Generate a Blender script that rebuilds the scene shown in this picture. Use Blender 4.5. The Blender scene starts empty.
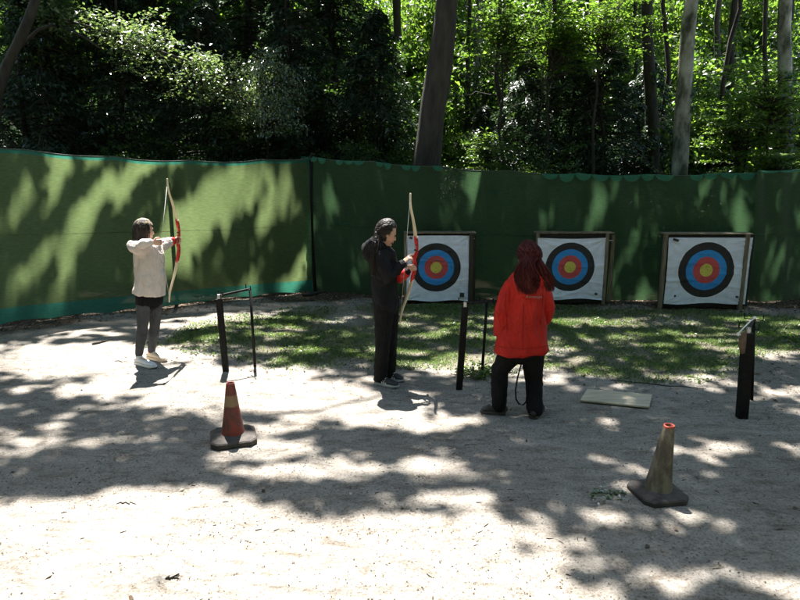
import bpy, bmesh, math, random
import numpy as np
from mathutils import Vector, Matrix, noise as mnoise
from bpy_extras.object_utils import world_to_camera_view

random.seed(7); RNG = np.random.default_rng(11)
SC = bpy.context.scene
# ------------------------------------------------------------------ camera
FPX, CX, CY, HC = 628.0, 400.0, 300.0, 2.1
PITCH = math.radians(11.7)
cam = bpy.data.cameras.new('camera'); camo = bpy.data.objects.new('camera', cam)
SC.collection.objects.link(camo); SC.camera = camo
camo.location = (0, 0, HC); camo.rotation_euler = (math.pi/2 - PITCH, 0, 0)
cam.sensor_width = 36.0; cam.lens = 36.0*FPX/800.0; cam.clip_start = 0.05; cam.clip_end = 2000
# ------------------------------------------------------------------ sun + sky
SX, SY = -0.12, 0.44                       # towards the sun, per metre of height
SUNV = Vector((SX, SY, 1)).normalized()
ELEV = math.asin(SUNV.z); AZ = math.atan2(SX, SY)      # azimuth from +Y towards +X
W = bpy.data.worlds.new('World'); SC.world = W; W.use_nodes = True
nt = W.node_tree; nt.nodes.clear()
sky = nt.nodes.new('ShaderNodeTexSky'); sky.sky_type = 'NISHITA'; sky.sun_disc = False
sky.sun_elevation = ELEV; sky.sun_rotation = AZ; sky.altitude = 50; sky.air_density = 1.0; sky.dust_density = 1.2
bg = nt.nodes.new('ShaderNodeBackground'); bg.inputs['Strength'].default_value = 0.078
wo = nt.nodes.new('ShaderNodeOutputWorld')
nt.links.new(sky.outputs[0], bg.inputs[0]); nt.links.new(bg.outputs[0], wo.inputs[0])
sl = bpy.data.lights.new('sun', 'SUN'); sl.energy = 4.8; sl.angle = math.radians(0.55); sl.color = (1.0, 0.96, 0.91)
slo = bpy.data.objects.new('sun', sl); SC.collection.objects.link(slo)
slo.rotation_euler = SUNV.to_track_quat('Z', 'Y').to_euler(); slo.location = (-3, 12, 25)
SC.view_settings.view_transform = 'Standard'; SC.view_settings.look = 'None'
SC.view_settings.exposure = 2.42; SC.view_settings.gamma = 1.0
SC.view_settings.use_curve_mapping = False
SC.render.engine = 'CYCLES'
SC.cycles.max_bounces = 6; SC.cycles.diffuse_bounces = 3; SC.cycles.transmission_bounces = 4
SC.cycles.transparent_max_bounces = 8

# ------------------------------------------------------------------ projection helpers
CT, ST = math.cos(PITCH), math.sin(PITCH)
def ray(px, py):
    a = (px-CX)/FPX; b = (py-CY)/FPX
    return Vector((a, CT - b*ST, -ST - b*CT))
def at(px, py, Y):
    d = ray(px, py); return Vector((0, 0, HC)) + d*(Y/d.y)
def gp(px, py, z=0.0):
    d = ray(px, py); return Vector((0, 0, HC)) + d*((z-HC)/d.z)
def proj(X, Y, Z):                        # numpy arrays -> pixels
    dz = HC - Z; dep = Y*CT + dz*ST
    dep = np.maximum(dep, 1e-3)
    return CX + FPX*X/dep, CY + FPX*(dz*CT - Y*ST)/dep

# ------------------------------------------------------------------ object helpers
def link(o, parent=None):
    SC.collection.objects.link(o)
    if parent is not None: o.parent = parent
    return o
def tag(o, label=None, cat=None, group=None, kind=None):
    if label: o['label'] = label
    if cat: o['category'] = cat
    if group: o['group'] = group
    if kind: o['kind'] = kind
    return o
def thing(name, loc, label, cat, group=None):
    o = bpy.data.objects.new(name, None); o.empty_display_size = 0.1
    o.location = loc; link(o); return tag(o, label, cat, group)
def mesh_np(name, V, F, mats, parent=None, smooth=False, midx=None):
    """V (n,3), F (m,k)"""
    me = bpy.data.meshes.new(name)
    V = np.asarray(V, dtype=np.float32); F = np.asarray(F, dtype=np.int32)
    m, k = F.shape
    me.vertices.add(len(V)); me.vertices.foreach_set('co', V.ravel())
    me.loops.add(m*k); me.loops.foreach_set('vertex_index', F.ravel())
    me.polygons.add(m); me.polygons.foreach_set('loop_start', np.arange(0, m*k, k, dtype=np.int32))
    me.polygons.foreach_set('loop_total', np.full(m, k, dtype=np.int32))
    if smooth: me.polygons.foreach_set('use_smooth', np.ones(m, dtype=bool))
    if not isinstance(mats, (list, tuple)): mats = [mats]
    for mm in mats: me.materials.append(mm)
    if midx is not None: me.polygons.foreach_set('material_index', np.asarray(midx, dtype=np.int32))
    me.update(calc_edges=True); me.validate()
    o = bpy.data.objects.new(name, me); return link(o, parent)
def obj_bm(name, bm, mats, parent=None, smooth=True, origin=None):
    bmesh.ops.recalc_face_normals(bm, faces=bm.faces)
    if parent is not None and origin is None: origin = parent.location.copy()
    if origin is not None: bmesh.ops.translate(bm, verts=bm.verts, vec=-Vector(origin))
    me = bpy.data.meshes.new(name); bm.to_mesh(me); bm.free()
    if not isinstance(mats, (list, tuple)): mats = [mats]
    for mm in mats: me.materials.append(mm)
    if smooth:
        for p in me.polygons: p.use_smooth = True
    o = bpy.data.objects.new(name, me); link(o, parent)
    if parent is None and origin is not None: o.location = origin
    return o
def remeshed(name, bm, mats, parent=None, voxel=0.006, smooth_it=2, origin=None, disp=None):
    bmesh.ops.recalc_face_normals(bm, faces=bm.faces)
    tmp = bpy.data.meshes.new('t'); bm.to_mesh(tmp); bm.free()
    to = bpy.data.objects.new('t', tmp); link(to)
    r = to.modifiers.new('r', 'REMESH'); r.mode = 'VOXEL'; r.voxel_size = voxel; r.use_smooth_shade = True
    if smooth_it:
        s = to.modifiers.new('s', 'SMOOTH'); s.factor = 0.5; s.iterations = smooth_it
    dg = bpy.context.evaluated_depsgraph_get(); dg.update()
    me = bpy.data.meshes.new_from_object(to.evaluated_get(dg))
    bpy.data.objects.remove(to); bpy.data.meshes.remove(tmp)
    me.name = name; me.materials.clear()
    if not isinstance(mats, (list, tuple)): mats = [mats]
    for mm in mats: me.materials.append(mm)
    n = len(me.vertices); co = np.empty(n*3, np.float32); me.vertices.foreach_get('co', co); co = co.reshape(-1, 3)
    if disp:
        no = np.empty(n*3, np.float32); me.vertices.foreach_get('normal', no); no = no.reshape(-1, 3)
        d = np.array([disp(Vector(c), Vector(q)) for c, q in zip(co, no)], np.float32)
        co = co + no*d[:, None]
    if parent is not None and origin is None: origin = parent.location
    if origin is not None: co = co - np.array(origin, np.float32)
    me.vertices.foreach_set('co', co.ravel())
    for p in me.polygons: p.use_smooth = True
    me.update()
    o = bpy.data.objects.new(name, me); link(o, parent); return o
def loft(bm, pts, rad, side=(1, 0, 0), n=14, cap=True, sq=1.0):
    pts = [Vector(p) for p in pts]; side = Vector(side)
    rad = [(r, r) if not isinstance(r, (tuple, list)) else r for r in rad]
    P = list(pts); R = list(rad)
    if cap:
        t0 = (pts[0]-pts[1]).normalized(); t1 = (pts[-1]-pts[-2]).normalized()
        a, b = rad[0]; h = min(a, b)
        P = [pts[0]+t0*h*0.85, pts[0]+t0*h*0.55] + P; R = [(a*.35, b*.35), (a*.78, b*.78)] + R
        a, b = rad[-1]; h = min(a, b)
        P = P + [pts[-1]+t1*h*0.55, pts[-1]+t1*h*0.85]; R = R + [(a*.78, b*.78), (a*.35, b*.35)]
    rings = []
    for i, p in enumerate(P):
        if i == 0: t = P[1]-P[0]
        elif i == len(P)-1: t = P[-1]-P[-2]
        else: t = (P[i+1]-P[i]).normalized() + (P[i]-P[i-1]).normalized()
        t.normalize()
        s = side - t*side.dot(t)
        if s.length < 1e-3: s = t.orthogonal()
        s.normalize(); w = t.cross(s)
        ring = []
        for k in range(n):
            a = 2*math.pi*k/n; c, q = math.cos(a), math.sin(a)
            if sq != 1.0:
                c = math.copysign(abs(c)**sq, c); q = math.copysign(abs(q)**sq, q)
            ring.append(bm.verts.new(p + s*(R[i][0]*c) + w*(R[i][1]*q)))
        rings.append(ring)
    for a, b in zip(rings[:-1], rings[1:]):
        for k in range(n): bm.faces.new((a[k], a[(k+1) % n], b[(k+1) % n], b[k]))
    bm.faces.new(rings[0][::-1]); bm.faces.new(rings[-1])
def ball(bm, c, r, rot=None, seg=16, rings=10):
    if not isinstance(r, (tuple, list)): r = (r, r, r)
    M = Matrix.Translation(Vector(c)) @ (rot.to_4x4() if rot else Matrix.Identity(4)) @ Matrix.Diagonal((r[0], r[1], r[2], 1))
    bmesh.ops.create_uvsphere(bm, u_segments=seg, v_segments=rings, radius=1, matrix=M)
def box(bm, c, size, rot=None, bev=0.0):
    M = Matrix.Translation(Vector(c)) @ (rot.to_4x4() if rot else Matrix.Identity(4)) @ Matrix.Diagonal((size[0], size[1], size[2], 1))
    r = bmesh.ops.create_cube(bm, size=1, matrix=M)
    if bev > 0:
        es = list({e for v in r['verts'] for e in v.link_edges})
        bmesh.ops.bevel(bm, geom=es, offset=bev, segments=2, affect='EDGES', profile=0.6)
def beam(bm, a, b, w, d, side=(1, 0, 0), bev=0.004):
    a, b = Vector(a), Vector(b); t = (b-a); L = t.length; t.normalize()
    s = Vector(side); s = (s - t*s.dot(t)).normalized(); q = t.cross(s)
    R = Matrix((s, q, t)).transposed()
    box(bm, (a+b)/2, (w, d, L), R, bev)

# ------------------------------------------------------------------ materials
def mat(name, build):
    m = bpy.data.materials.new(name); m.use_nodes = True
    n = m.node_tree; n.nodes.clear(); out = n.nodes.new('ShaderNodeOutputMaterial')
    build(n, out); return m
def N(n, t, **kw):
    x = n.nodes.new(t)
    for k, v in kw.items():
        if k.startswith('i_'):
            key = k[2:].replace('_', ' '); x.inputs[key].default_value = v
        else: setattr(x, k, v)
    return x
def ramp(n, fac, stops, interp='LINEAR'):
    r = n.nodes.new('ShaderNodeValToRGB'); r.color_ramp.interpolation = interp
    el = r.color_ramp.elements
    while len(el) < len(stops): el.new(0.5)
    for e, (p, c) in zip(el, stops):
        e.position = p; e.color = (*c, 1) if len(c) == 3 else c
    n.links.new(fac, r.inputs[0]); return r
def noise_tex(n, scale, detail=4, rough=0.55, coord='Object', stretch=None, dist=0.0):
    tc = n.nodes.new('ShaderNodeTexCoord'); src = tc.outputs[coord]
    if stretch:
        mp = n.nodes.new('ShaderNodeMapping'); mp.inputs['Scale'].default_value = stretch
        n.links.new(src, mp.inputs[0]); src = mp.outputs[0]
    t = N(n, 'ShaderNodeTexNoise', i_Scale=scale, i_Detail=detail, i_Roughness=rough, i_Distortion=dist)
    n.links.new(src, t.inputs['Vector']); return t
def simple(name, c1, c2=None, scale=30, rough=0.7, bump=0.0, bscale=None, metal=0.0, coat=0.0, sheen=0.0, stretch=None, lo=.35, hi=.65):
    def b(n, out):
        p = n.nodes.new('ShaderNodeBsdfPrincipled'); p.inputs['Roughness'].default_value = rough
        p.inputs['Metallic'].default_value = metal
        if sheen: p.inputs['Specular IOR Level'].default_value = .15
        t = noise_tex(n, scale, stretch=stretch)
        r = ramp(n, t.outputs['Fac'], [(lo, c1), (hi, c2 or c1)])
        n.links.new(r.outputs[0], p.inputs['Base Color'])
        if bump:
            t2 = noise_tex(n, bscale or scale*3, 5, .6, stretch=stretch)
            bp = N(n, 'ShaderNodeBump', i_Strength=bump, i_Distance=0.01)
            n.links.new(t2.outputs['Fac'], bp.inputs['Height']); n.links.new(bp.outputs[0], p.inputs['Normal'])
        n.links.new(p.outputs[0], out.inputs[0])
    return mat(name, b)
def leaf_mat(name, stops, trans=0.5, gloss=0.45, tint=(1.15, 1.25, .45), rough=0.38):
    def b(n, out):
        g = n.nodes.new('ShaderNodeNewGeometry')
        oi = n.nodes.new('ShaderNodeObjectInfo')
        r = ramp(n, g.outputs['Random Per Island'], stops)
        p = n.nodes.new('ShaderNodeBsdfPrincipled'); p.inputs['Roughness'].default_value = rough
        p.inputs['Specular IOR Level'].default_value = gloss
        n.links.new(r.outputs[0], p.inputs['Base Color'])
        tr = n.nodes.new('ShaderNodeBsdfTranslucent')
        mx = N(n, 'ShaderNodeMix', data_type='RGBA', blend_type='MULTIPLY'); mx.inputs[0].default_value = 1
        n.links.new(r.outputs[0], mx.inputs[6]); mx.inputs[7].default_value = (*[t*1.6 for t in tint], 1)
        n.links.new(mx.outputs[2], tr.inputs[0])
        ms = n.nodes.new('ShaderNodeMixShader'); ms.inputs[0].default_value = trans
        n.links.new(p.outputs[0], ms.inputs[1]); n.links.new(tr.outputs[0], ms.inputs[2])
        n.links.new(ms.outputs[0], out.inputs[0])
    return mat(name, b)
M = {}
M['leaf'] = leaf_mat('broad_leaf', [(0, (.022, .045, .018)), (.5, (.04, .075, .026)), (1, (.07, .115, .036))])
M['leaf_b'] = leaf_mat('bright_leaf', [(0, (.045, .085, .022)), (.5, (.075, .13, .034)), (1, (.12, .17, .05))], trans=.6)
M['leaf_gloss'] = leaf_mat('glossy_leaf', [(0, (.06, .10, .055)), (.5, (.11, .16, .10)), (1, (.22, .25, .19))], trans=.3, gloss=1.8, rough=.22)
M['needle'] = leaf_mat('conifer_frond', [(0, (.022, .042, .026)), (.6, (.036, .064, .040)), (1, (.06, .095, .058))], trans=.25, gloss=.6, tint=(.9, 1, .6))
M['bark'] = simple('bark', (.026, .022, .018), (.062, .052, .040), 9, .9, 1.0, 22, stretch=(1, 1, .25))
M['bark_dark'] = simple('dark_bark', (.022, .019, .015), (.05, .043, .033), 12, .95, .9, 26, stretch=(1, 1, .3))
def birch(n, out):
    p = n.nodes.new('ShaderNodeBsdfPrincipled'); p.inputs['Roughness'].default_value = .8
    t = noise_tex(n, 3.2, 5, .62, stretch=(1, 1, .45)); r = ramp(n, t.outputs['Fac'], [(.36, (.018, .02, .014)), (.45, (.08, .085, .06)), (.52, (.22, .215, .18)), (.66, (.42, .41, .37))])
    n.links.new(r.outputs[0], p.inputs['Base Color'])
    t2 = noise_tex(n, 18, 5, .6, stretch=(1, 1, 2)); bp = N(n, 'ShaderNodeBump', i_Strength=.6, i_Distance=.01)
    n.links.new(t2.outputs['Fac'], bp.inputs['Height']); n.links.new(bp.outputs[0], p.inputs['Normal'])
    n.links.new(p.outputs[0], out.inputs[0])
M['birch'] = mat('pale_birch_bark', birch)

def ground_mat(n, out):
    p = n.nodes.new('ShaderNodeBsdfPrincipled'); p.inputs['Roughness'].default_value = .95
    p.inputs['Specular IOR Level'].default_value = .15
    # path: trodden grey-brown dirt and fine gravel
    big = noise_tex(n, .9, 5, .6); fine = noise_tex(n, 60, 6, .8); mid = noise_tex(n, 6, 8, .78, stretch=(.7, 1.5, 1), dist=.4)
    r1 = ramp(n, big.outputs['Fac'], [(.3, (.285, .26, .23)), (.55, (.36, .335, .30)), (.75, (.30, .275, .242))])
    r2 = ramp(n, fine.outputs['Fac'], [(.34, (.25, .22, .19)), (.47, (.85, .84, .82)), (.60, (1, 1, 1)), (.72, (1.35, 1.32, 1.28))])
    r3 = ramp(n, mid.outputs['Fac'], [(.36, (.55, .52, .48)), (.47, (.88, .86, .84)), (.55, (1, 1, 1)), (.7, (1.12, 1.10, 1.08))])
    m1 = N(n, 'ShaderNodeMix', data_type='RGBA', blend_type='MULTIPLY'); m1.inputs[0].default_value = 1
    n.links.new(r1.outputs[0], m1.inputs[6]); n.links.new(r2.outputs[0], m1.inputs[7])
    m2 = N(n, 'ShaderNodeMix', data_type='RGBA', blend_type='MULTIPLY'); m2.inputs[0].default_value = 1
    n.links.new(m1.outputs[2], m2.inputs[6]); n.links.new(r3.outputs[0], m2.inputs[7])
    # soil under the grass
    s = ramp(n, mid.outputs['Fac'], [(.35, (.08, .072, .045)), (.5, (.125, .118, .075)), (.66, (.22, .195, .15))])
    m3 = N(n, 'ShaderNodeMix', data_type='RGBA', blend_type='MULTIPLY'); m3.inputs[0].default_value = .7
    n.links.new(s.outputs[0], m3.inputs[6]); n.links.new(r2.outputs[0], m3.inputs[7])
    # leaf litter / woodland floor
    l = ramp(n, fine.outputs['Fac'], [(.35, (.035, .026, .018)), (.5, (.07, .053, .037)), (.68, (.15, .115, .08))])
    ag = N(n, 'ShaderNodeAttribute', attribute_name='grassy'); al = N(n, 'ShaderNodeAttribute', attribute_name='litter')
    def perturb(a):
        ma = N(n, 'ShaderNodeMath', operation='MULTIPLY_ADD'); n.links.new(mid.outputs['Fac'], ma.inputs[0]); ma.inputs[1].default_value = 1.3
        n.links.new(a.outputs['Fac'], ma.inputs[2])
        mr = N(n, 'ShaderNodeMapRange'); mr.inputs['From Min'].default_value = .95; mr.inputs['From Max'].default_value = 1.35
        n.links.new(ma.outputs[0], mr.inputs[0]); return mr
    mg = N(n, 'ShaderNodeMix', data_type='RGBA'); n.links.new(perturb(ag).outputs[0], mg.inputs[0])
    n.links.new(m2.outputs[2], mg.inputs[6]); n.links.new(m3.outputs[2], mg.inputs[7])
    ml = N(n, 'ShaderNodeMix', data_type='RGBA'); n.links.new(perturb(al).outputs[0], ml.inputs[0])
    n.links.new(mg.outputs[2], ml.inputs[6]); n.links.new(l.outputs[0], ml.inputs[7])
    n.links.new(ml.outputs[2], p.inputs['Base Color'])
    b1 = N(n, 'ShaderNodeBump', i_Strength=.55, i_Distance=.012); n.links.new(fine.outputs['Fac'], b1.inputs['Height'])
    b2 = N(n, 'ShaderNodeBump', i_Strength=.75, i_Distance=.06); n.links.new(mid.outputs['Fac'], b2.inputs['Height']); n.links.new(b1.outputs[0], b2.inputs['Normal'])
    n.links.new(b2.outputs[0], p.inputs['Normal']); n.links.new(p.outputs[0], out.inputs[0])
M['ground'] = mat('woodland_ground', ground_mat)

def net_mat(name, base, trcol, tr=.55, hole=.04):
    def b(n, out):
        tc = n.nodes.new('ShaderNodeTexCoord')
        big = noise_tex(n, 1.1, 5, .6); wv = noise_tex(n, 14, 3, .6, stretch=(1, 1, 6)); fine = noise_tex(n, 140, 2, .5)
        r = ramp(n, big.outputs['Fac'], [(.3, tuple(c*.78 for c in base)), (.7, tuple(c*1.15 for c in base))])
        rw = ramp(n, wv.outputs['Fac'], [(.3, (.78, .78, .78)), (.7, (1.15, 1.15, 1.15))])
        m1 = N(n, 'ShaderNodeMix', data_type='RGBA', blend_type='MULTIPLY'); m1.inputs[0].default_value = 1
        n.links.new(r.outputs[0], m1.inputs[6]); n.links.new(rw.outputs[0], m1.inputs[7])
        p = n.nodes.new('ShaderNodeBsdfPrincipled'); p.inputs['Roughness'].default_value = .6; p.inputs['Specular IOR Level'].default_value = .25
        n.links.new(m1.outputs[2], p.inputs['Base Color'])
        t = n.nodes.new('ShaderNodeBsdfTranslucent')
        m2 = N(n, 'ShaderNodeMix', data_type='RGBA', blend_type='MULTIPLY'); m2.inputs[0].default_value = 1
        n.links.new(rw.outputs[0], m2.inputs[6]); m2.inputs[7].default_value = (*trcol, 1); n.links.new(m2.outputs[2], t.inputs[0])
        ms = n.nodes.new('ShaderNodeMixShader'); ms.inputs[0].default_value = tr
        n.links.new(p.outputs[0], ms.inputs[1]); n.links.new(t.outputs[0], ms.inputs[2])
        tp = n.nodes.new('ShaderNodeBsdfTransparent'); mh = n.nodes.new('ShaderNodeMixShader')
        rh = ramp(n, fine.outputs['Fac'], [(.60, (hole, hole, hole)), (.68, (hole*3, hole*3, hole*3))])
        n.links.new(rh.outputs[0], mh.inputs[0]); n.links.new(ms.outputs[0], mh.inputs[1]); n.links.new(tp.outputs[0], mh.inputs[2])
        n.links.new(mh.outputs[0], out.inputs[0])
    return mat(name, b)
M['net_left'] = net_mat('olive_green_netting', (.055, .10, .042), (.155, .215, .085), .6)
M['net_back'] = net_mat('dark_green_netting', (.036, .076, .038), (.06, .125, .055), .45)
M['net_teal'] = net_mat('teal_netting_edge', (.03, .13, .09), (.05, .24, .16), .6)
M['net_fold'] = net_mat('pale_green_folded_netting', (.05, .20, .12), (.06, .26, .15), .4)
M['rope'] = simple('rope', (.03, .05, .04), (.07, .09, .07), 60, .8)
M['black_metal'] = simple('black_painted_post', (.005, .005, .006), (.013, .012, .011), 20, .6, .2, 80, sheen=.1)
M['wood'] = simple('weathered_wood', (.11, .09, .06), (.22, .18, .12), 9, .85, .5, 30, stretch=(3, 3, .5))
M['wood_dark'] = simple('dark_wood', (.03, .023, .017), (.06, .047, .033), 9, .85, .5, 30, stretch=(3, 3, .5))
M['foam'] = simple('black_foam', (.012, .012, .013), (.03, .028, .027), 40, .95, .6)
M['board'] = simple('plywood_board', (.36, .31, .22), (.50, .43, .32), 5, .8, .25, 40, stretch=(.6, 4, 1))
M['red_metal'] = simple('red_enamel', (.50, .015, .012), (.60, .02, .018), 20, .35)
M['limb'] = simple('cream_laminate', (.62, .52, .34), (.72, .62, .42), 8, .35)
M['dark_plastic'] = simple('dark_plastic', (.015, .015, .016), (.03, .03, .03), 30, .5)
M['white'] = simple('white_plastic', (.75, .75, .73), (.82, .82, .8), 30, .5)
M['string'] = simple('bow_string', (.45, .45, .42), (.6, .6, .55), 40, .6)
M['steel'] = simple('bare_steel', (.35, .36, .37), (.5, .5, .5), 40, .35, metal=.6)
M['leather'] = simple('brown_leather', (.10, .06, .04), (.17, .11, .07), 20, .7, .3)
M['skin'] = simple('skin', (.50, .29, .20), (.58, .36, .26), 25, .5)
M['eye'] = simple('eye', (.02, .015, .012), (.03, .02, .015), 30, .2)
M['lips'] = simple('lips', (.36, .17, .13), (.42, .20, .15), 30, .45)

# ------------------------------------------------------------------ fence lines
def line_from_px(pts): return [(*gp(bx, by).xy, at(tx, ty, gp(bx, by).y).z) for bx, by, tx, ty in pts]
FL = line_from_px([(-150, 352, -150, 118), (-60, 336, -60, 136), (0, 325, 0, 146), (50, 318.5, 50, 152), (100, 312.5, 100, 156), (150, 306.5, 150, 160), (200, 301.5, 200, 162), (250, 297, 250, 162), (312, 292.5, 310, 159)])
FB = line_from_px([(314, 292, 314, 158), (400, 297, 400, 165), (480, 300, 480, 171), (560, 301.5, 560, 175), (640, 301.5, 640, 176), (700, 301, 700, 175), (752, 301, 752, 172)])
FR = line_from_px([(742, 303, 742, 172.5), (800, 300, 800, 168.5), (900, 296, 900, 160), (1050, 292, 1050, 150)])
XF = np.array([p[0] for p in FL+FB]+[p[0] for p in FR[1:]]); YF = np.array([p[1] for p in FL+FB]+[p[1] for p in FR[1:]])
_o = np.argsort(XF); XF = XF[_o]; YF = YF[_o]
def fenceY(x): return np.interp(x, XF, YF)
FLX, FLY = FL[-1][0], FL[-1][1]

# ------------------------------------------------------------------ where the sun comes through (ground coordinates along the sun rays)
RES = 0.04; U0, U1, V0, V1 = -18.0, 18.0, 0.0, 40.0
NU, NV = int((U1-U0)/RES), int((V1-V0)/RES)
def fbm(scale_u, scale_v, octs=4, rough=.55, seed=1):
    rng = np.random.default_rng(seed); out = np.zeros((NV, NU)); amp = 1
    for o in range(octs):
        su, sv = scale_u/2**o, scale_v/2**o
        nu, nv = int((U1-U0)/su)+3, int((V1-V0)/sv)+3
        g = rng.random((nv, nu))
        fu = np.linspace(0, (U1-U0)/su, NU); fv = np.linspace(0, (V1-V0)/sv, NV)
        iu = fu.astype(int); iv = fv.astype(int); tu = fu-iu; tv = fv-iv
        tu = tu*tu*(3-2*tu); tv = tv*tv*(3-2*tv)
        a = g[iv][:, iu]; b = g[iv][:, iu+1]; c = g[iv+1][:, iu]; d = g[iv+1][:, iu+1]
        out += amp*((a*(1-tu)+b*tu)*(1-tv)[:, None] + (c*(1-tu)+d*tu)*tv[:, None]); amp *= rough
    r = out.ravel().argsort(kind='stable'); q = np.empty(r.size, np.float32); q[r] = np.linspace(0, 1, r.size, dtype=np.float32)
    return q.reshape(NV, NU)
UU, VV = np.meshgrid(U0+(np.arange(NU)+.5)*RES, V0+(np.arange(NV)+.5)*RES)
PX, PY = proj(UU, VV, np.zeros_like(UU))
def ell(px, py, cx, cy, rx, ry, rot=0, soft=.35):
    r = math.radians(rot); dx, dy = px-cx, py-cy
    a = (dx*math.cos(r)+dy*math.sin(r))/rx; b = (-dx*math.sin(r)+dy*math.cos(r))/ry
    return np.clip((1+soft-np.sqrt(a*a+b*b))/(2*soft), 0, 1)
L = np.full(UU.shape, .20)
def up(mask, val):
    global L
    L = L + (val-L)*mask
# --- ground, photo ellipses: (cx, cy, rx, ry, rot, lit share)
GL = [(60, 430, 200, 75, 0, .17), (170, 440, 60, 40, 0, .20), (380, 450, 130, 60, 0, .22), (20, 352, 110, 16, 0, .55), (60, 375, 120, 14, 0, .5), (100, 356, 90, 16, 0, 1.0), (205, 383, 150, 20, 4, 1.1),
      (190, 362, 110, 8, 0, .9), (300, 372, 60, 8, 0, .7), (350, 403, 115, 23, 5, 1.15), (290, 420, 50, 10, 0, .8), (275, 448, 65, 9, -3, .8), (290, 470, 70, 7, 0, .6), (200, 425, 70, 12, 0, .25),
      (440, 457, 48, 9, 3, 1.0), (472, 424, 50, 4, 3, .75), (330, 480, 90, 10, 0, .2), (430, 500, 70, 14, 4, .3), (330, 497, 90, 12, 3, .22), (570, 422, 130, 28, 0, .10), (400, 440, 60, 10, 0, .2),
      (570, 475, 110, 28, 8, .24), (730, 448, 52, 9, 3, .95), (660, 446, 45, 8, 0, .5), (725, 480, 90, 18, 2, .10), (665, 525, 95, 22, 8, .42), (775, 520, 50, 30, 8, .10), (740, 575, 90, 40, 6, .22),
      (640, 580, 60, 25, 10, .6), (520, 525, 90, 16, 10, .42), (780, 402, 60, 12, 4, .85), (775, 355, 45, 8, 0, .8), (700, 410, 60, 10, 0, .1), (700, 365, 60, 12, 0, .2),
      (130, 328, 100, 7, -3, .4), (230, 318, 60, 5, -6, .85), (430, 352, 90, 14, 0, .32), (320, 345, 110, 12, 0, .26), (560, 340, 120, 14, 0, .42), (455, 365, 60, 4, 0, .7), (640, 322, 90, 5, 0, .62), (600, 360, 80, 7, 0, .18),
      (430, 326, 70, 4, 0, .5), (640, 303, 40, 3, 0, .7), (750, 308, 50, 3, 0, .5), (690, 302, 30, 4, 0, .05)]
gmask = (VV < fenceY(UU)+.3) & (VV > 1.5)
Lg = L.copy()
for cx, cy, rx, ry, rot, v in GL: m = ell(PX, PY, cx, cy, rx, ry, rot); Lg = Lg + (v-Lg)*m
# foreground sunlit apron
edge = np.interp(PX, [-400, 0, 60, 150, 200, 250, 330, 420, 480, 560, 640, 760, 900], [520, 515, 500, 486, 478, 500, 512, 520, 532, 556, 592, 640, 680])
m = np.clip((PY-edge+10)/20, 0, 1); Lg = Lg + (1.05-Lg)*m
hole_r = ell(PX, PY, 690, 560, 150, 60, 0); Lg = np.where((PX > 560) & (PY > 500), np.minimum(Lg, 1-.6*hole_r), Lg)
dapple = fbm(1.15, .42, 5, .62, 8)
fine = fbm(.26, .12, 3, .65, 5)
dap = .50*dapple+.50*fine
_r = dap.ravel().argsort(kind='stable'); _q = np.empty(_r.size, np.float32); _q[_r] = np.linspace(0, 1, _r.size); dap = _q.reshape(dap.shape)
LIT = np.clip((Lg-dap)/.26+.42, 0, 1)
# --- fence zone
fy = fenceY(UU); hf = (fy-VV)/SY
fz = (hf > 0.12) & (hf < 2.5)
left = UU < FLX - .02
FXw = UU - (-SX)*hf*1.0
fpx, fpy = proj(UU + SX*hf, fy, hf)
st = fbm(.15, .50, 2, .5, 21)
sk = .80                                 # slant of the streaks
iu = np.clip(((UU - sk*hf*.8 - U0)/RES).astype(int), 0, NU-1); ivv = np.clip(((fy - hf*SY*.28 - V0)/RES).astype(int), 0, NV-1)
streak = st[ivv, iu]
streak = .9*streak+.1*fine
Lf = np.where(left, .40, .13)
for cx, cy, rx, ry, rot, v in [(40, 250, 60, 60, 0, .55), (110, 285, 130, 40, 0, .60), (195, 220, 40, 70, 20, .75), (250, 190, 60, 35, 0, .7), (225, 250, 26, 50, 20, .28), (285, 250, 30, 60, 25, .35), (110, 180, 70, 20, 0, .55), (100, 310, 90, 14, 0, .9), (200, 292, 70, 14, -8, .9), (240, 290, 50, 20, 0, .7), (20, 180, 30, 30, 0, .5), (110, 240, 25, 50, 25, .3),
                           (332, 205, 6, 16, -10, .9), (377, 182, 5, 13, -20, .9), (485, 205, 14, 40, -15, .55), (500, 260, 14, 30, 0, .45), (545, 215, 12, 26, -25, .6), (597, 205, 12, 22, 0, .5), (738, 215, 9, 45, -5, .85), (655, 200, 40, 20, 0, .2), (700, 190, 20, 16, 0, .4)]:
    m = ell(fpx, fpy, cx, cy, rx, ry, rot); Lf = Lf + (v-Lf)*m
_s = np.sort(streak[fz]); qs = np.searchsorted(_s, streak)/len(_s)
LIT = np.where(fz, np.maximum(np.clip((Lf-qs)/.10+.5, 0, 1), (hf < .35)*LIT*(~left)), LIT)
# --- woodland behind
behind = VV > fy + .05
wood = fbm(1.3, 1.3, 5, .6, 41)
Lw = np.where(UU < .3, .12, .48) + 0*UU
Lw = Lw + (.32-Lw)*np.clip((UU-.3)/.5, 0, 1)*np.clip((14-VV)/2, 0, 1)
Lw = np.clip(Lw + np.clip((VV-20)/10, 0, .35)*(UU > 0), 0, 1)
for cx, cy, rx, ry, v in [(-4.3, 11.0, 2.1, .8, .95), (-2.2, 12.0, .6, .4, .6), (0.6, 12.4, 1.0, .5, .5)]:
    m = ell(UU, VV, cx, cy, rx, ry); Lw = Lw + (v-Lw)*m
LIT = np.where(behind, 1.0*(wood < Lw), LIT)
def lit_at(u, v):
    iu = np.clip(((u-U0)/RES).astype(int), 0, NU-1); iv = np.clip(((v-V0)/RES).astype(int), 0, NV-1)
    return LIT[iv, iu]

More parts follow.
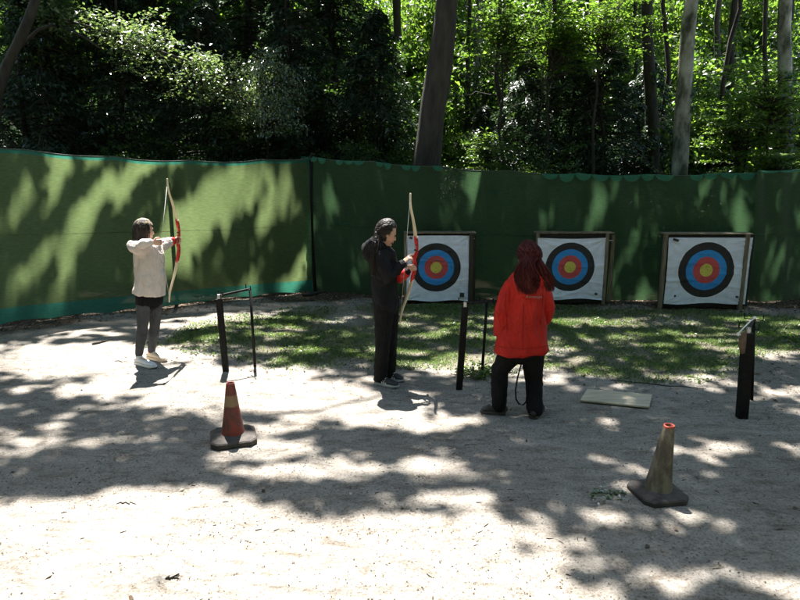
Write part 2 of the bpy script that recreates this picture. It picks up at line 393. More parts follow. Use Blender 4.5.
# ------------------------------------------------------------------ ground
GRASS_PX = [(150, 345), (200, 322), (290, 308), (420, 304), (560, 304), (668, 309), (820, 317), (820, 352), (770, 350), (735, 372), (690, 380), (620, 382), (560, 372), (500, 372), (470, 364), (430, 366), (400, 366), (300, 367), (230, 356)]
GR = np.array([gp(x, y).xy for x, y in GRASS_PX])
def poly_sd(X, Y, P):
    d = np.full(X.shape, 1e9); inside = np.zeros(X.shape, bool); n = len(P)
    for i in range(n):
        a = P[i]; b = P[(i+1) % n]; e = b-a
        t = np.clip(((X-a[0])*e[0]+(Y-a[1])*e[1])/(e@e), 0, 1)
        d = np.minimum(d, np.hypot(X-a[0]-t*e[0], Y-a[1]-t*e[1]))
        c = ((a[1] > Y) != (b[1] > Y)) & (X < (b[0]-a[0])*(Y-a[1])/(b[1]-a[1]+1e-12)+a[0]); inside ^= c
    return np.where(inside, d, -d)
def gnoise(X, Y, s, seed):
    rng = np.random.default_rng(seed); g = rng.random((256, 256)); x = X/s+1000; y = Y/s+1000
    ix = np.floor(x).astype(int); iy = np.floor(y).astype(int); tx = x-ix; ty = y-iy; tx = tx*tx*(3-2*tx); ty = ty*ty*(3-2*ty)
    ix %= 255; iy %= 255
    return (g[iy, ix]*(1-tx)+g[iy, ix+1]*tx)*(1-ty)+(g[iy+1, ix]*(1-tx)+g[iy+1, ix+1]*tx)*ty
def gz(X, Y):
    X = np.asarray(X, float); Y = np.asarray(Y, float)
    z = .030*(gnoise(X, Y, .9, 1)-.5) + .014*(gnoise(X, Y, .25, 2)-.5) + .006*(gnoise(X, Y, .08, 3)-.5)
    return z - .006
def gzs(x, y): return float(gz(np.array([x]), np.array([y]))[0])
def axis(lo, hi, step, far, grow=1.35):
    a = list(np.arange(lo, hi+step/2, step)); s = step
    while a[-1] < far: s *= grow; a.append(a[-1]+s)
    s = step
    while a[0] > -far: s *= grow; a.insert(0, a[0]-s)
    return np.array(a)
ax = axis(-8, 9, .05, 900); ay = axis(2.2, 12.5, .05, 900)
GX, GY = np.meshgrid(ax, ay)
near = (np.abs(GX) < 12) & (GY > 0) & (GY < 16)
GZ = np.where(near, gz(GX, GY), -.006)
V = np.stack([GX, GY, GZ], -1).reshape(-1, 3)
ny, nx = GX.shape; idx = np.arange(nx*ny).reshape(ny, nx)
F = np.stack([idx[:-1, :-1], idx[:-1, 1:], idx[1:, 1:], idx[1:, :-1]], -1).reshape(-1, 4)
ground = mesh_np('ground', V, F, M['ground'], smooth=True); tag(ground, kind='structure')
sdg = poly_sd(GX, GY, GR); warp = .35*(gnoise(GX, GY, .5, 9)-.5)+.25*(gnoise(GX, GY, .16, 10)-.5)
A = np.clip((sdg+warp+.22)/.45, 0, 1)*.62
bare = gnoise(GX, GY, .8, 14)
A = A*np.clip(1.25-1.2*np.clip(bare-.55, 0, 1)*2.2, .2, 1)
a1 = ground.data.attributes.new('grassy', 'FLOAT', 'POINT'); a1.data.foreach_set('value', A.ravel().astype(np.float32))
gap = fenceY(GX) - GY
lit_l = np.clip((.75 + .9*(gnoise(GX, GY, .6, 15)-.5) - gap)/.35, 0, 1)*.75
lit_l = np.maximum(lit_l, np.clip((GX-3.2+.8*(gnoise(GX, GY, .5, 16)-.5))/.6, 0, 1)*np.clip((GY-5.4)/.8, 0, 1)*.38)
a2 = ground.data.attributes.new('litter', 'FLOAT', 'POINT'); a2.data.foreach_set('value', lit_l.ravel().astype(np.float32))

# ------------------------------------------------------------------ leaves
def leaf_verts(P, size, nrm=None, up_bias=1.0, asp=.6, rng=RNG, fold=.25, axis_dir=None):
    n = len(P); size = np.broadcast_to(np.asarray(size, float), (n,))
    if nrm is None:
        nrm = rng.normal(size=(n, 3)); nrm[:, 2] = np.abs(nrm[:, 2])+up_bias
    nrm = nrm/np.linalg.norm(nrm, axis=1, keepdims=True)
    a = rng.normal(size=(n, 3)) if axis_dir is None else axis_dir+.25*rng.normal(size=(n, 3))
    a -= nrm*(a*nrm).sum(1, keepdims=True); a /= np.linalg.norm(a, axis=1, keepdims=True)
    b = np.cross(nrm, a); s = size[:, None]
    v0 = P-a*s*.5; v2 = P+a*s*.5; v1 = P+b*s*.5*asp+nrm*s*fold*.4-a*s*.06; v3 = P-b*s*.5*asp+nrm*s*fold*.4-a*s*.06
    V = np.stack([v0, v1, v2, v3], 1).reshape(-1, 3)
    i = np.arange(n)[:, None]*4
    F = np.concatenate([i+np.array([0, 1, 2]), i+np.array([0, 2, 3])], 0)
    return V, F
def tube_np(paths, n=6):
    """paths: list of (pts (k,3), radii (k,))"""
    VV_, FF_, off = [], [], 0
    ang = np.linspace(0, 2*np.pi, n, endpoint=False)
    for pts, rad in paths:
        pts = np.asarray(pts, float); k = len(pts)
        t = np.gradient(pts, axis=0); t /= np.linalg.norm(t, axis=1, keepdims=True)+1e-9
        ref = np.array([1., 0, 0]) if abs(t[0, 0]) < .8 else np.array([0, 1., 0])
        s = ref-t*(t@ref)[:, None]; s /= np.linalg.norm(s, axis=1, keepdims=True); w = np.cross(t, s)
        ring = pts[:, None]+np.asarray(rad)[:, None, None]*(np.cos(ang)[None, :, None]*s[:, None]+np.sin(ang)[None, :, None]*w[:, None])
        VV_.append(ring.reshape(-1, 3))
        i = np.arange(k*n).reshape(k, n); j = np.roll(i, -1, 1)
        FF_.append(np.stack([i[:-1], j[:-1], j[1:], i[1:]], -1).reshape(-1, 4)+off); off += k*n
    return np.concatenate(VV_), np.concatenate(FF_)
def wob(a, b, k, amp, rng=RNG, sag=0.0):
    a, b = np.asarray(a, float), np.asarray(b, float); t = np.linspace(0, 1, k)[:, None]
    w = rng.normal(size=(k, 3))*amp; w[0] = 0; w[-1] *= .3
    p = a+(b-a)*t+w*np.sin(np.pi*np.clip(t, 0, 1)*.9+.1)
    p[:, 2] += sag*np.sin(np.pi*t[:, 0]); return p

# ------------------------------------------------------------------ the tall trees, with unseen crowns shaped to shade the clearing
# (name, base px or xy, lean points as px, radius, material)
def trunk_path(pts, r0, r1):
    pts = np.array(pts, float); k = len(pts)
    t = np.linspace(0, 1, 3*k); tt = np.linspace(0, 1, k)
    P = np.stack([np.interp(t, tt, pts[:, i]) for i in range(3)], 1)
    Q = P.copy(); Q[1:-1] = (P[:-2]+2*P[1:-1]+P[2:])/4
    return Q, np.linspace(r0, r1, len(Q))
TALL = []   # dict(base, pts, r, mat, label)
def a3(px, py, Y): return tuple(at(px, py, Y))
TALL.append(dict(pts=[(a3(424, 168, 12)[0]-.05, 12, -.1), a3(428, 150, 12), a3(435, 90, 12), a3(444, 40, 12), a3(446.5, 0, 12), (1.1, 12, 7.5), (1.0, 12, 10), (.8, 11.8, 18)], r=.27, mat='bark', label='thick dark smooth trunk rising behind the net beside the left target', cat='tree'))
TALL.append(dict(pts=[(6.15, 15, -.1), a3(653, 160, 15), a3(650, 80, 15), a3(646, 0, 15), (5.6, 15, 9), (5.3, 15, 18)], r=.17, mat='bark_dark', label='dark rough-barked tree left of the pale birch', cat='tree'))
TALL.append(dict(pts=[(5.85, 13.2, -.1), a3(679, 165, 13.2), a3(684, 90, 13.2), a3(690, 0, 13.2), (6.2, 13.2, 9), (6.0, 13.2, 18)], r=.185, mat='birch', label='mottled pale birch trunk behind the net above the right target', cat='tree'))
TALL.append(dict(pts=[(8.75, 14.5, -.1), a3(785, 160, 14.5), a3(785, 80, 14.5), a3(783, 0, 14.5), (8.6, 14.5, 9), (8.2, 14.5, 18)], r=.19, mat='birch', label='straight grey birch trunk at the far right', cat='tree'))
TALL.append(dict(pts=[(-7.6, 11.6, -.1), a3(-8, 100, 11.6), a3(12, 55, 11.6), a3(38, 0, 11.6), (-6.0, 12.8, 8), (-7.6, 16, 17)], r=.115, mat='bark', label='leaning bare trunk at the far left above the net', cat='tree'))
TALL.append(dict(pts=[(2.55, 20, -.1), a3(475, 140, 20), a3(477, 60, 20), a3(479, 0, 20), (2.6, 20, 10), (2.4, 20, 18)], r=.16, mat='birch', label='slim pale trunk right of the thick leaning trunk', cat='tree'))
TALL.append(dict(pts=[(-5.9, 19, -.1), a3(207, 140, 19), a3(209, 60, 19), a3(212, 0, 19), (-5.4, 19, 10), (-5.0, 19, 18)], r=.22, mat='bark_dark', label='dark tree deep behind the left net', cat='tree'))
TALL.append(dict(pts=[(-5.2, 21, -.1), a3(246, 140, 21), a3(247, 60, 21), a3(249, 0, 21), (-5, 21, 10), (-4.3, 21, 18)], r=.17, mat='bark_dark', label='thin dark trunk beside the thicker one behind the left net', cat='tree'))
TALL.append(dict(pts=[(9.4, 18, -.1), a3(727, 160, 18), a3(730, 80, 18), a3(733, 0, 18), (9.6, 18, 9), (9.9, 18, 18)], r=.12, mat='bark_dark', label='thin dark trunk between the two birches', cat='tree'))
TALL.append(dict(pts=[(-11.5, 15, -.1), (-11.4, 15, 5), (-11, 15, 9), (-10, 15, 18)], r=.25, mat='bark', label='tree outside the left edge', cat='tree'))
TALL.append(dict(pts=[(13, 16, -.1), (12.9, 16, 5), (12.5, 16, 9), (12, 16, 18)], r=.25, mat='bark', label='tree outside the right edge', cat='tree'))
TALL.append(dict(pts=[(0.0, 24, -.1), a3(397, 140, 24), a3(399, 60, 24), a3(396, 0, 24), (0, 24, 11), (0, 24, 18)], r=.2, mat='bark_dark', label='dark tree far behind the corner post', cat='tree'))
TALL.append(dict(pts=[(9, 27, -.1), a3(608, 140, 27), a3(606, 60, 27), a3(604, 0, 27), (9, 27, 12), (9, 27, 18)], r=.16, mat='bark_dark', label='slender far trunk above the middle target', cat='tree'))
TALL.append(dict(pts=[(14, 27, -.1), a3(716, 140, 27), a3(718, 60, 27), a3(716, 0, 27), (14, 27, 12), (14, 27, 18)], r=.16, mat='bark', label='slender far trunk right of the mottled birch', cat='tree'))
TALL.append(dict(pts=[(-14, 27, -.1), a3(90, 140, 27), a3(86, 60, 27), a3(84, 0, 27), (-14, 27, 12), (-14, 27, 18)], r=.25, mat='bark_dark', label='dark trunk far behind the conifers at left', cat='tree'))
heads = np.array([[t['pts'][-1][0], t['pts'][-1][1]] for t in TALL])
# unseen leaf clumps overhead, placed to cast the drawn sun and shade pattern
def shade_canopy_points():
    out = []
    def layer(u0, u1, v0, v1, ncl, per, sz, spread):
        cu = RNG.uniform(u0, u1, ncl); cv = RNG.uniform(v0, v1, ncl); cz = np.where(((cu > 1.0) & (cv < 5.2)) | (RNG.random(ncl) < .6), RNG.uniform(8.5, 12.5, ncl), RNG.uniform(14.5, 19.0, ncl))
        u = np.repeat(cu, per)+RNG.normal(0, spread, ncl*per); v = np.repeat(cv, per)+RNG.normal(0, spread, ncl*per); z = np.repeat(cz, per)+RNG.normal(0, .18, ncl*per)
        q_ = RNG.random(len(u)); keep = (q_ < -np.log(np.maximum(lit_at(u, v), .002))/4.2) & (v > 1.9) & (v < 39)
        # keep edges a touch clear of the leaf size
        for du, dv in ((.05, 0), (-.05, 0), (0, .05), (0, -.05)): keep &= (lit_at(u+du, v+dv) < .97) | (lit_at(u, v) < .6)
        s = sz*RNG.uniform(.75, 1.25, len(u))
        P = np.stack([u+SX*z, v+SY*z, z], 1)
        py = HC+.262*P[:, 1]+.3
        keep &= P[:, 2] > py
        out.append((P[keep], s[keep]))
    layer(-8.5, 8.5, 1.9, 12.5, 4200, 42, .14, .34)
    layer(-16, 16, 11.5, 39, 5200, 20, .30, .5)
    return out
CP = shade_canopy_points()
CPP = np.concatenate([c[0] for c in CP]); CPS = np.concatenate([c[1] for c in CP])
dist = ((CPP[:, None, :2]-heads[None])**2).sum(-1); own = dist.argmin(1)
for ti, t in enumerate(TALL):
    base = Vector((t['pts'][0][0], t['pts'][0][1], 0))
    root = thing('birch_tree' if t['mat'] == 'birch' else 'woodland_tree', base, t['label'], 'tree', 'tall trees behind the netting')
    P, R = trunk_path(t['pts'], t['r'], t['r']*.45); R = R.copy(); R[0] *= 1.25
    paths = [(P-np.array(base), R)]
    V, F = tube_np(paths, 14)
    # knobbly bark
    d = np.array([mnoise.noise(Vector((v[0]*3, v[1]*3, v[2]*1.1))+Vector((ti*7, 0, 0))) for v in V])
    cen = np.repeat(P-np.array(base), 14, 0); V = V+(V-cen)*d[:, None]*.18
    mesh_np('trunk', V, F, M[t['mat']], root, smooth=True)
    if ti in (1, 2, 3, 6, 8):
        m_ = 1100; tz = RNG.uniform(0, .42, m_)*(len(P)-1); q0_ = np.stack([np.interp(tz, np.arange(len(P)), P[:, i]) for i in range(3)], 1); aa = RNG.uniform(0, 6.28, m_)
        kk = gnoise(aa*.5+ti, q0_[:, 2], .7, 60+ti) > .52; rr0 = np.interp(tz, np.arange(len(P)), R)+RNG.uniform(0, .09, m_)
        q0_[:, 0] += np.cos(aa)*rr0; q0_[:, 1] += np.sin(aa)*rr0; q0_ = q0_[kk]; ou = np.stack([np.cos(aa), np.sin(aa), .5+0*aa], 1)[kk]+RNG.normal(0, .3, (kk.sum(), 3))
        V, F = leaf_verts(q0_-np.array(base), RNG.uniform(.06, .13, len(q0_)), ou, asp=.8); mesh_np('ivy', V, F, M['leaf'], root)
    sel = own == ti
    if sel.sum() > 50:
        pts = CPP[sel]
        V, F = leaf_verts(pts-np.array(base), CPS[sel], up_bias=1.3, asp=.75)
        mesh_np('crown', V, F, M['leaf_b' if ti % 2 else 'leaf'], root)  # out-of-view leaves, kept only where they should block the sun
        # limbs out to the crown
        nb = 16; bp = []
        ids = RNG.choice(len(pts), nb)
        top = P[-1]-np.array(base)
        for j in ids:
            k0 = RNG.integers(int(len(P)*.62), len(P)); st_ = P[k0]-np.array(base); en = pts[j]-np.array(base)
            if st_[2] < HC + .27*P[k0][1] or st_[2] < 10: st_ = top
            mid = (st_+en)/2+np.array([0, 0, .6]); w1 = wob(st_, mid, 5, .12); w2 = wob(mid, en, 6, .12)
            pp = np.concatenate([w1, w2[1:]]); bp.append((pp, np.linspace(.040, .008, len(pp))))
            for q in range(3):
                e2 = pts[RNG.integers(len(pts))]-np.array(base); s2 = pp[RNG.integers(4, len(pp)-1)]
                if np.linalg.norm(e2-s2) < 3.5: bp.append((wob(s2, e2, 6, .1), np.linspace(.02, .006, 6)))
        V, F = tube_np(bp, 5); mesh_np('limbs', V, F, M['bark_dark'], root, smooth=True)

# ------------------------------------------------------------------ understorey: broadleaf shrubs, conifers, saplings
def spray_crown(name, rx, rz, ncl, per, lsize, mat_, seed, flat=.35, droop=0.0, shell=.55, zmin=0.05, up_bias=.9):
    rng = np.random.default_rng(seed)
    d = rng.normal(size=(ncl, 3)); d /= np.linalg.norm(d, axis=1, keepdims=True)
    r = rng.uniform(shell, 1, ncl)**.7
    lump = 1+.28*np.sin(d[:, 0]*4+seed)+.22*np.sin(d[:, 1]*5+2*seed)+.2*np.sin(d[:, 2]*6+seed*3)
    C = d*r[:, None]*lump[:, None]*np.array([rx, rx, rz]); C[:, 2] += rz
    C = C[C[:, 2] > zmin*rz]
    ncl = len(C); rad = rng.uniform(.18, .42, ncl)*rx/1.5
    k = np.repeat(np.arange(ncl), per)
    o = rng.normal(size=(len(k), 3)); o *= (rad[k]*.75)[:, None]; o[:, 2] *= flat
    out = C[k]-np.array([0, 0, rz]); out /= np.linalg.norm(out, axis=1, keepdims=True)+1e-6
    o[:, 2] -= droop*(o[:, 0]*out[:, 0]+o[:, 1]*out[:, 1])
    P = C[k]+o
    nr = rng.normal(size=(len(P), 3))*.6+out*.35; nr[:, 2] += up_bias
    V, F = leaf_verts(P, lsize*rng.uniform(.6, 1.3, len(P)), nr, asp=.62, rng=rng)
    me = mesh_np(name, V, F, mat_)
    # twigs to clusters
    tw = []
    for c in C[rng.choice(ncl, min(ncl, 60), replace=False)]:
        s0 = np.array([0, 0, max(.1, c[2]*rng.uniform(.3, .75))]); tw.append((wob(s0, c, 6, .05*rx, rng), np.linspace(.018*rx, .004, 6)))
    V, F = tube_np(tw, 4); br = mesh_np('branches', V, F, M['bark_dark'])
    return me, br
def conifer_crown(name, H, R, nb, seed, mat_, lsize=.11):
    rng = np.random.default_rng(seed); Ps, Ns, As = [], [], []; tw = []
    for i in range(nb):
        h = H*(rng.uniform(.02, 1)**1.0); a = rng.uniform(0, 2*np.pi); ln = R*(1-h/H)**.75*rng.uniform(.7, 1.1)+.15
        dr = np.array([math.cos(a), math.sin(a), 0]); side = np.array([-dr[1], dr[0], 0])
        t = np.linspace(.15, 1, 9)
        spine = np.array([0, 0, h])+dr*ln*t[:, None]; spine[:, 2] += .12*ln*t-.55*ln*t**2*.9
        tw.append((np.vstack([[0, 0, h], spine]), np.linspace(.014, .003, 10)))
        m = 95
        tt = rng.uniform(.15, 1, m); sp = np.stack([np.interp(tt, t, spine[:, j]) for j in range(3)], 1)
        off = rng.uniform(-1, 1, m)*(.42*ln*(1.1-tt)*.8+.08)
        p = sp+side*off[:, None]+dr*np.abs(off)[:, None]*.5; p[:, 2] -= np.abs(off)*.55+rng.uniform(0, .10, m)
        Ps.append(p); As.append(side*np.sign(off)[:, None]*.7+dr*.7+np.array([0, 0, -.55]))
        Ns.append(rng.normal(size=(m, 3))*.35+np.array([0, 0, 1])+dr*.4)
    P = np.concatenate(Ps); V, F = leaf_verts(P, lsize*rng.uniform(.6, 1.4, len(P)), np.concatenate(Ns), asp=.32, rng=rng, axis_dir=np.concatenate(As))
    me = mesh_np(name, V, F, mat_); V, F = tube_np(tw, 4); br = mesh_np('branches', V, F, M['bark_dark']); return me, br
PROTO = {}
def mk(key, pair):
    PROTO[key] = [o.data for o in pair]
    for o in pair: bpy.data.objects.remove(o)
for s in range(3): mk('broad%d' % s, spray_crown('crown', 1.5, 2.0, 150, 62, .105, M['leaf'], 100+s))
for s in range(3): mk('bright%d' % s, spray_crown('crown', 1.5, 1.9, 120, 46, .145, M['leaf_b'], 200+s, shell=.3))
for s in range(2): mk('far%d' % s, spray_crown('crown', 2.4, 3.4, 260, 60, .22, M['leaf_b'], 300+s, shell=.3))
for s in range(3): mk('conifer%d' % s, conifer_crown('crown', 5.0, 1.9, 150, 400+s, M['needle']))
for s in range(3): mk('layer%d' % s, spray_crown('crown', 1.7, 1.5, 60, 64, .125, M['leaf_b'], 260+s, flat=.13, droop=.15, shell=.15, up_bias=1.6))
mk('gloss0', spray_crown('crown', 1.5, 1.0, 150, 60, .085, M['leaf_gloss'], 500, flat=.3, droop=.3))
def simple_trunk(h, r, mt, parent, seed):
    rng = np.random.default_rng(seed)
    P = wob((0, 0, -.1), (rng.normal()*.15, rng.normal()*.15, h), 9, .04, rng); V, F = tube_np([(P, np.linspace(r, r*.3, 9))], 8)
    return mesh_np('trunk', V, F, mt, parent, smooth=True)
TRUNKC = {}
UND = 0
def plant(kind, x, y, s, label, name, cat, group, rz=None, z0=0.0, sz=None, trunk_h=None):
    global UND
    UND += 1
    root = thing(name, (x, y, 0), label, cat, group)
    rz = RNG.uniform(0, 6.28) if rz is None else rz
    for nm, me in zip(('crown', 'branches'), PROTO[kind]):
        o = bpy.data.objects.new(nm, me); link(o, root); o.location = (0, 0, z0); o.scale = (s, s, sz or s); o.rotation_euler = (0, 0, rz)
    if trunk_h: simple_trunk(trunk_h, .05*s+.02, M['bark_dark'], root, UND)
    return root
def vx(px, Y): return (px-400)/628*Y*1.0
# dark conifers on the left and in the middle
for i, (px, Y, s) in enumerate([(-40, 13.6, 1.25), (60, 13.4, 1.15), (130, 14.6, 1.3), (215, 14.2, 1.15), (300, 14.8, 1.25), (375, 14.2, 1.1), (20, 16.5, 1.5), (180, 17.5, 1.6), (340, 18, 1.6), (100, 20, 1.8), (260, 20.5, 1.9), (-80, 18, 1.7)]):
    plant('conifer%d' % (i % 3), vx(px, Y), Y, s, ['drooping dark conifer of the row just behind the left net', 'larger dark conifer of the second row behind the left net'][i > 5], 'conifer_tree', 'tree', 'conifers behind the left net' if i <= 5 else 'rear conifers behind the left net', trunk_h=4.6*s)
for i, (px, Y, s) in enumerate([(520, 14.6, .92), (560, 15.2, 1.05), (600, 14.6, .98), (636, 15.8, .95), (480, 16.5, .75)]):
    plant('conifer%d' % ((i+1) % 3), vx(px, Y), Y, s, 'dark young conifer of the dense clump behind the middle target', 'conifer_tree', 'tree', 'young conifers behind the middle target', trunk_h=4.6*s)
# glossy sunlit spray at upper left: a small holly-like tree
gpath = np.array([a3(x, y, Y_) for x, y, Y_ in [(20, 5, 13.4), (70, 22, 13.2), (115, 34, 13.0), (150, 48, 12.9), (190, 62, 12.8), (225, 84, 12.8), (255, 108, 12.9)]])
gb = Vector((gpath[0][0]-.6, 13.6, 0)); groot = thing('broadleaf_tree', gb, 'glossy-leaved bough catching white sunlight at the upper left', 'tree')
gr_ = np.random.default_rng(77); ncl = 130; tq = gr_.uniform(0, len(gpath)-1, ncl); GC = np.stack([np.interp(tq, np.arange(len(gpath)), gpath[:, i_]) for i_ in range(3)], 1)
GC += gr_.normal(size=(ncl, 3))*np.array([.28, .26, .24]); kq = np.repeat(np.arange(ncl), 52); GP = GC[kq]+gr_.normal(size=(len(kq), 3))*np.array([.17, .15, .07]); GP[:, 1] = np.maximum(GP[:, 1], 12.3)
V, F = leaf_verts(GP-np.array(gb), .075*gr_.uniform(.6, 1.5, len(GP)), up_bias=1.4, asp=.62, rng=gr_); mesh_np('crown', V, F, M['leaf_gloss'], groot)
tw = [(wob((0, 0, -.1), gpath[0]-np.array(gb), 7, .05, gr_), np.linspace(.09, .05, 7)), (gpath-np.array(gb), np.linspace(.05, .012, len(gpath)))]
for c_ in GC[:90]:
    k_ = int(np.argmin(np.abs(gpath[:, 0]-c_[0]+.3))); tw.append((wob(gpath[k_]-np.array(gb), c_-np.array(gb), 5, .03, gr_), np.linspace(.012, .004, 5)))
V, F = tube_np(tw, 5); mesh_np('branches', V, F, M['bark_dark'], groot, smooth=True)
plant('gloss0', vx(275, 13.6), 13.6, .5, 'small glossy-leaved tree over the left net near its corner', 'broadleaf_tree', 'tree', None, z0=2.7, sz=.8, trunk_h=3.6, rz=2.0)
plant('broad1', vx(70, 14.2), 14.2, .75, 'leafy tree at the top left edge beside the leaning trunk', 'broadleaf_tree', 'tree', None, z0=3.3, trunk_h=4.6)
# broadleaves
bl = [(330, 16.0, .9, 'broad'), (385, 15.6, .9, 'broad'), (300, 23, 1.6, 'broad'), (200, 24, 1.6, 'broad'), (60, 25, 1.7, 'broad'), (370, 22, 1.4, 'bright'),
      (462, 15.6, .7, 'bright'), (480, 18.5, 1.2, 'broad'), (520, 20, 1.3, 'bright'), (565, 19, 1.3, 'bright'), (610, 20, 1.3, 'broad'), (455, 21, 1.3, 'bright'), (640, 22, 1.4, 'bright'),
      (665, 17, .9, 'bright'), (700, 18, 1.1, 'bright'), (745, 17, 1.0, 'bright'), (775, 19, 1.2, 'broad'), (815, 17, 1.1, 'bright'), (720, 22, 1.3, 'broad'), (685, 24, 1.4, 'bright'), (780, 24, 1.5, 'bright'), (850, 20, 1.4, 'broad'), (540, 25, 1.6, 'broad'), (590, 26, 1.6, 'bright')]
for i, (px, Y, s, k) in enumerate(bl):
    plant('%s%d' % (k, i % 3), vx(px, Y), Y, s, {'broad': 'mid green broadleaf tree of the wood behind the netting', 'bright': 'light yellow-green broadleaf tree of the wood behind the netting'}[k], 'broadleaf_tree', 'tree', {'broad': 'mid green broadleaf trees in the wood', 'bright': 'light green broadleaf trees in the wood'}[k], z0=.2, trunk_h=3.2*s, sz=s*1.15)
# sapling branches with light catching leaves over the right net
for px, Y, s, z0 in [(728, 13.8, .42, 2.2), (757, 13.6, .45, 2.8), (592, 13.4, .42, 4.2), (500, 13.4, .42, 4.0), (545, 13.8, .45, 3.9), (770, 13.0, .4, 1.5), (485, 12.8, .22, 2.1)]:
    plant('layer%d' % (int(px) % 3), vx(px, Y), Y, s*1.45, 'sapling with bright sunlit leaves behind the right net', 'sapling', 'sapling', 'saplings just behind the net', z0=z0, sz=s*1.1, trunk_h=z0+1.6*s)
# far wood
k = 0
for Y in (31, 38, 47):
    for px in np.arange(-60, 900, 64 if Y < 40 else 52):
        if px > 560 and RNG.random() < .12: continue
        s = RNG.uniform(.85, 1.25)*(Y/34)
        plant('far%d' % (k % 2), vx(px+RNG.uniform(-20, 20), Y), Y+RNG.uniform(-2, 2), s, 'broadleaf tree in the distance of the wood', 'broadleaf_tree', 'tree', 'distant trees of the wood', sz=s*RNG.uniform(1.5, 2.0), trunk_h=6.0); k += 1
for i in range(17):  # unseen ring of trees added to cut the skylight on the clearing
    an = math.radians(72 + (i+.5)/17*216); rr_ = 12.5+2.5*(i % 2); X_, Y_ = rr_*math.sin(an+math.pi/2*0), 4+rr_*math.cos(an)
    plant('far%d' % (i % 2), X_, Y_, 1.35, 'unseen tree added behind and beside the viewer to block skylight', 'broadleaf_tree', 'tree', 'unseen trees added to block skylight', sz=2.1, trunk_h=8.0)
# low holly under-growth right behind the fence
for i, px in enumerate(range(-60, 880, 42)):
    Y = 12.7+RNG.uniform(-.3, .8)
    plant('broad%d' % (i % 3), vx(px, Y), Y, .52+RNG.uniform(-.06, .1), 'low dark shrub growing along the back of the net', 'shrub', 'shrub', 'low shrubs along the back of the net', z0=0, sz=RNG.uniform(.5, .78)*(1 if px < 560 else .72))
# thin stems
for i, (px, Y) in enumerate([(503, 16), (548, 17.5), (566, 18), (600, 17), (620, 19), (664, 16), (705, 16.5), (757, 17), (768, 21), (795, 19), (463, 18), (300, 17), (340, 19), (160, 18), (118, 21)]):
    root = thing('young_tree', (vx(px, Y), Y, 0), 'bare slender stem among the trees behind the netting', 'tree', 'slender stems in the wood')
    P = wob((0, 0, -.1), (RNG.normal()*.3, 0, 9.5), 12, .06); V, F = tube_np([(P, np.linspace(.075, .04, 12))], 7); mesh_np('trunk', V, F, M['bark_dark'], root, smooth=True)
    tw = []
    for j in range(10):
        z = RNG.uniform(2.5, 9); a = RNG.uniform(0, 6.28); l = RNG.uniform(.5, 1.4); s0 = np.array([np.interp(z, P[:, 2], P[:, 0]), np.interp(z, P[:, 2], P[:, 1]), z])
        tw.append((wob(s0, s0+np.array([math.cos(a)*l, math.sin(a)*l, RNG.uniform(-.1, .6)]), 5, .04), np.linspace(.014, .004, 5)))
    V, F = tube_np(tw, 4); mesh_np('branches', V, F, M['bark_dark'], root)
# curved bare bough at upper left
cb = np.array([a3(x, y, 12.2) for x, y in [(-5, 75), (12, 55), (25, 42), (38, 30), (52, 25), (68, 28), (84, 37), (100, 48)]]); b0 = Vector(cb[0]); b0.z = 0
root = thing('fallen_bough', b0, 'curved bare bough arching across the upper left corner', 'branch')
V, F = tube_np([(cb-np.array(b0), np.linspace(.045, .015, len(cb)))], 8); mesh_np('bough_wood', V, F, M['bark'], root, smooth=True)

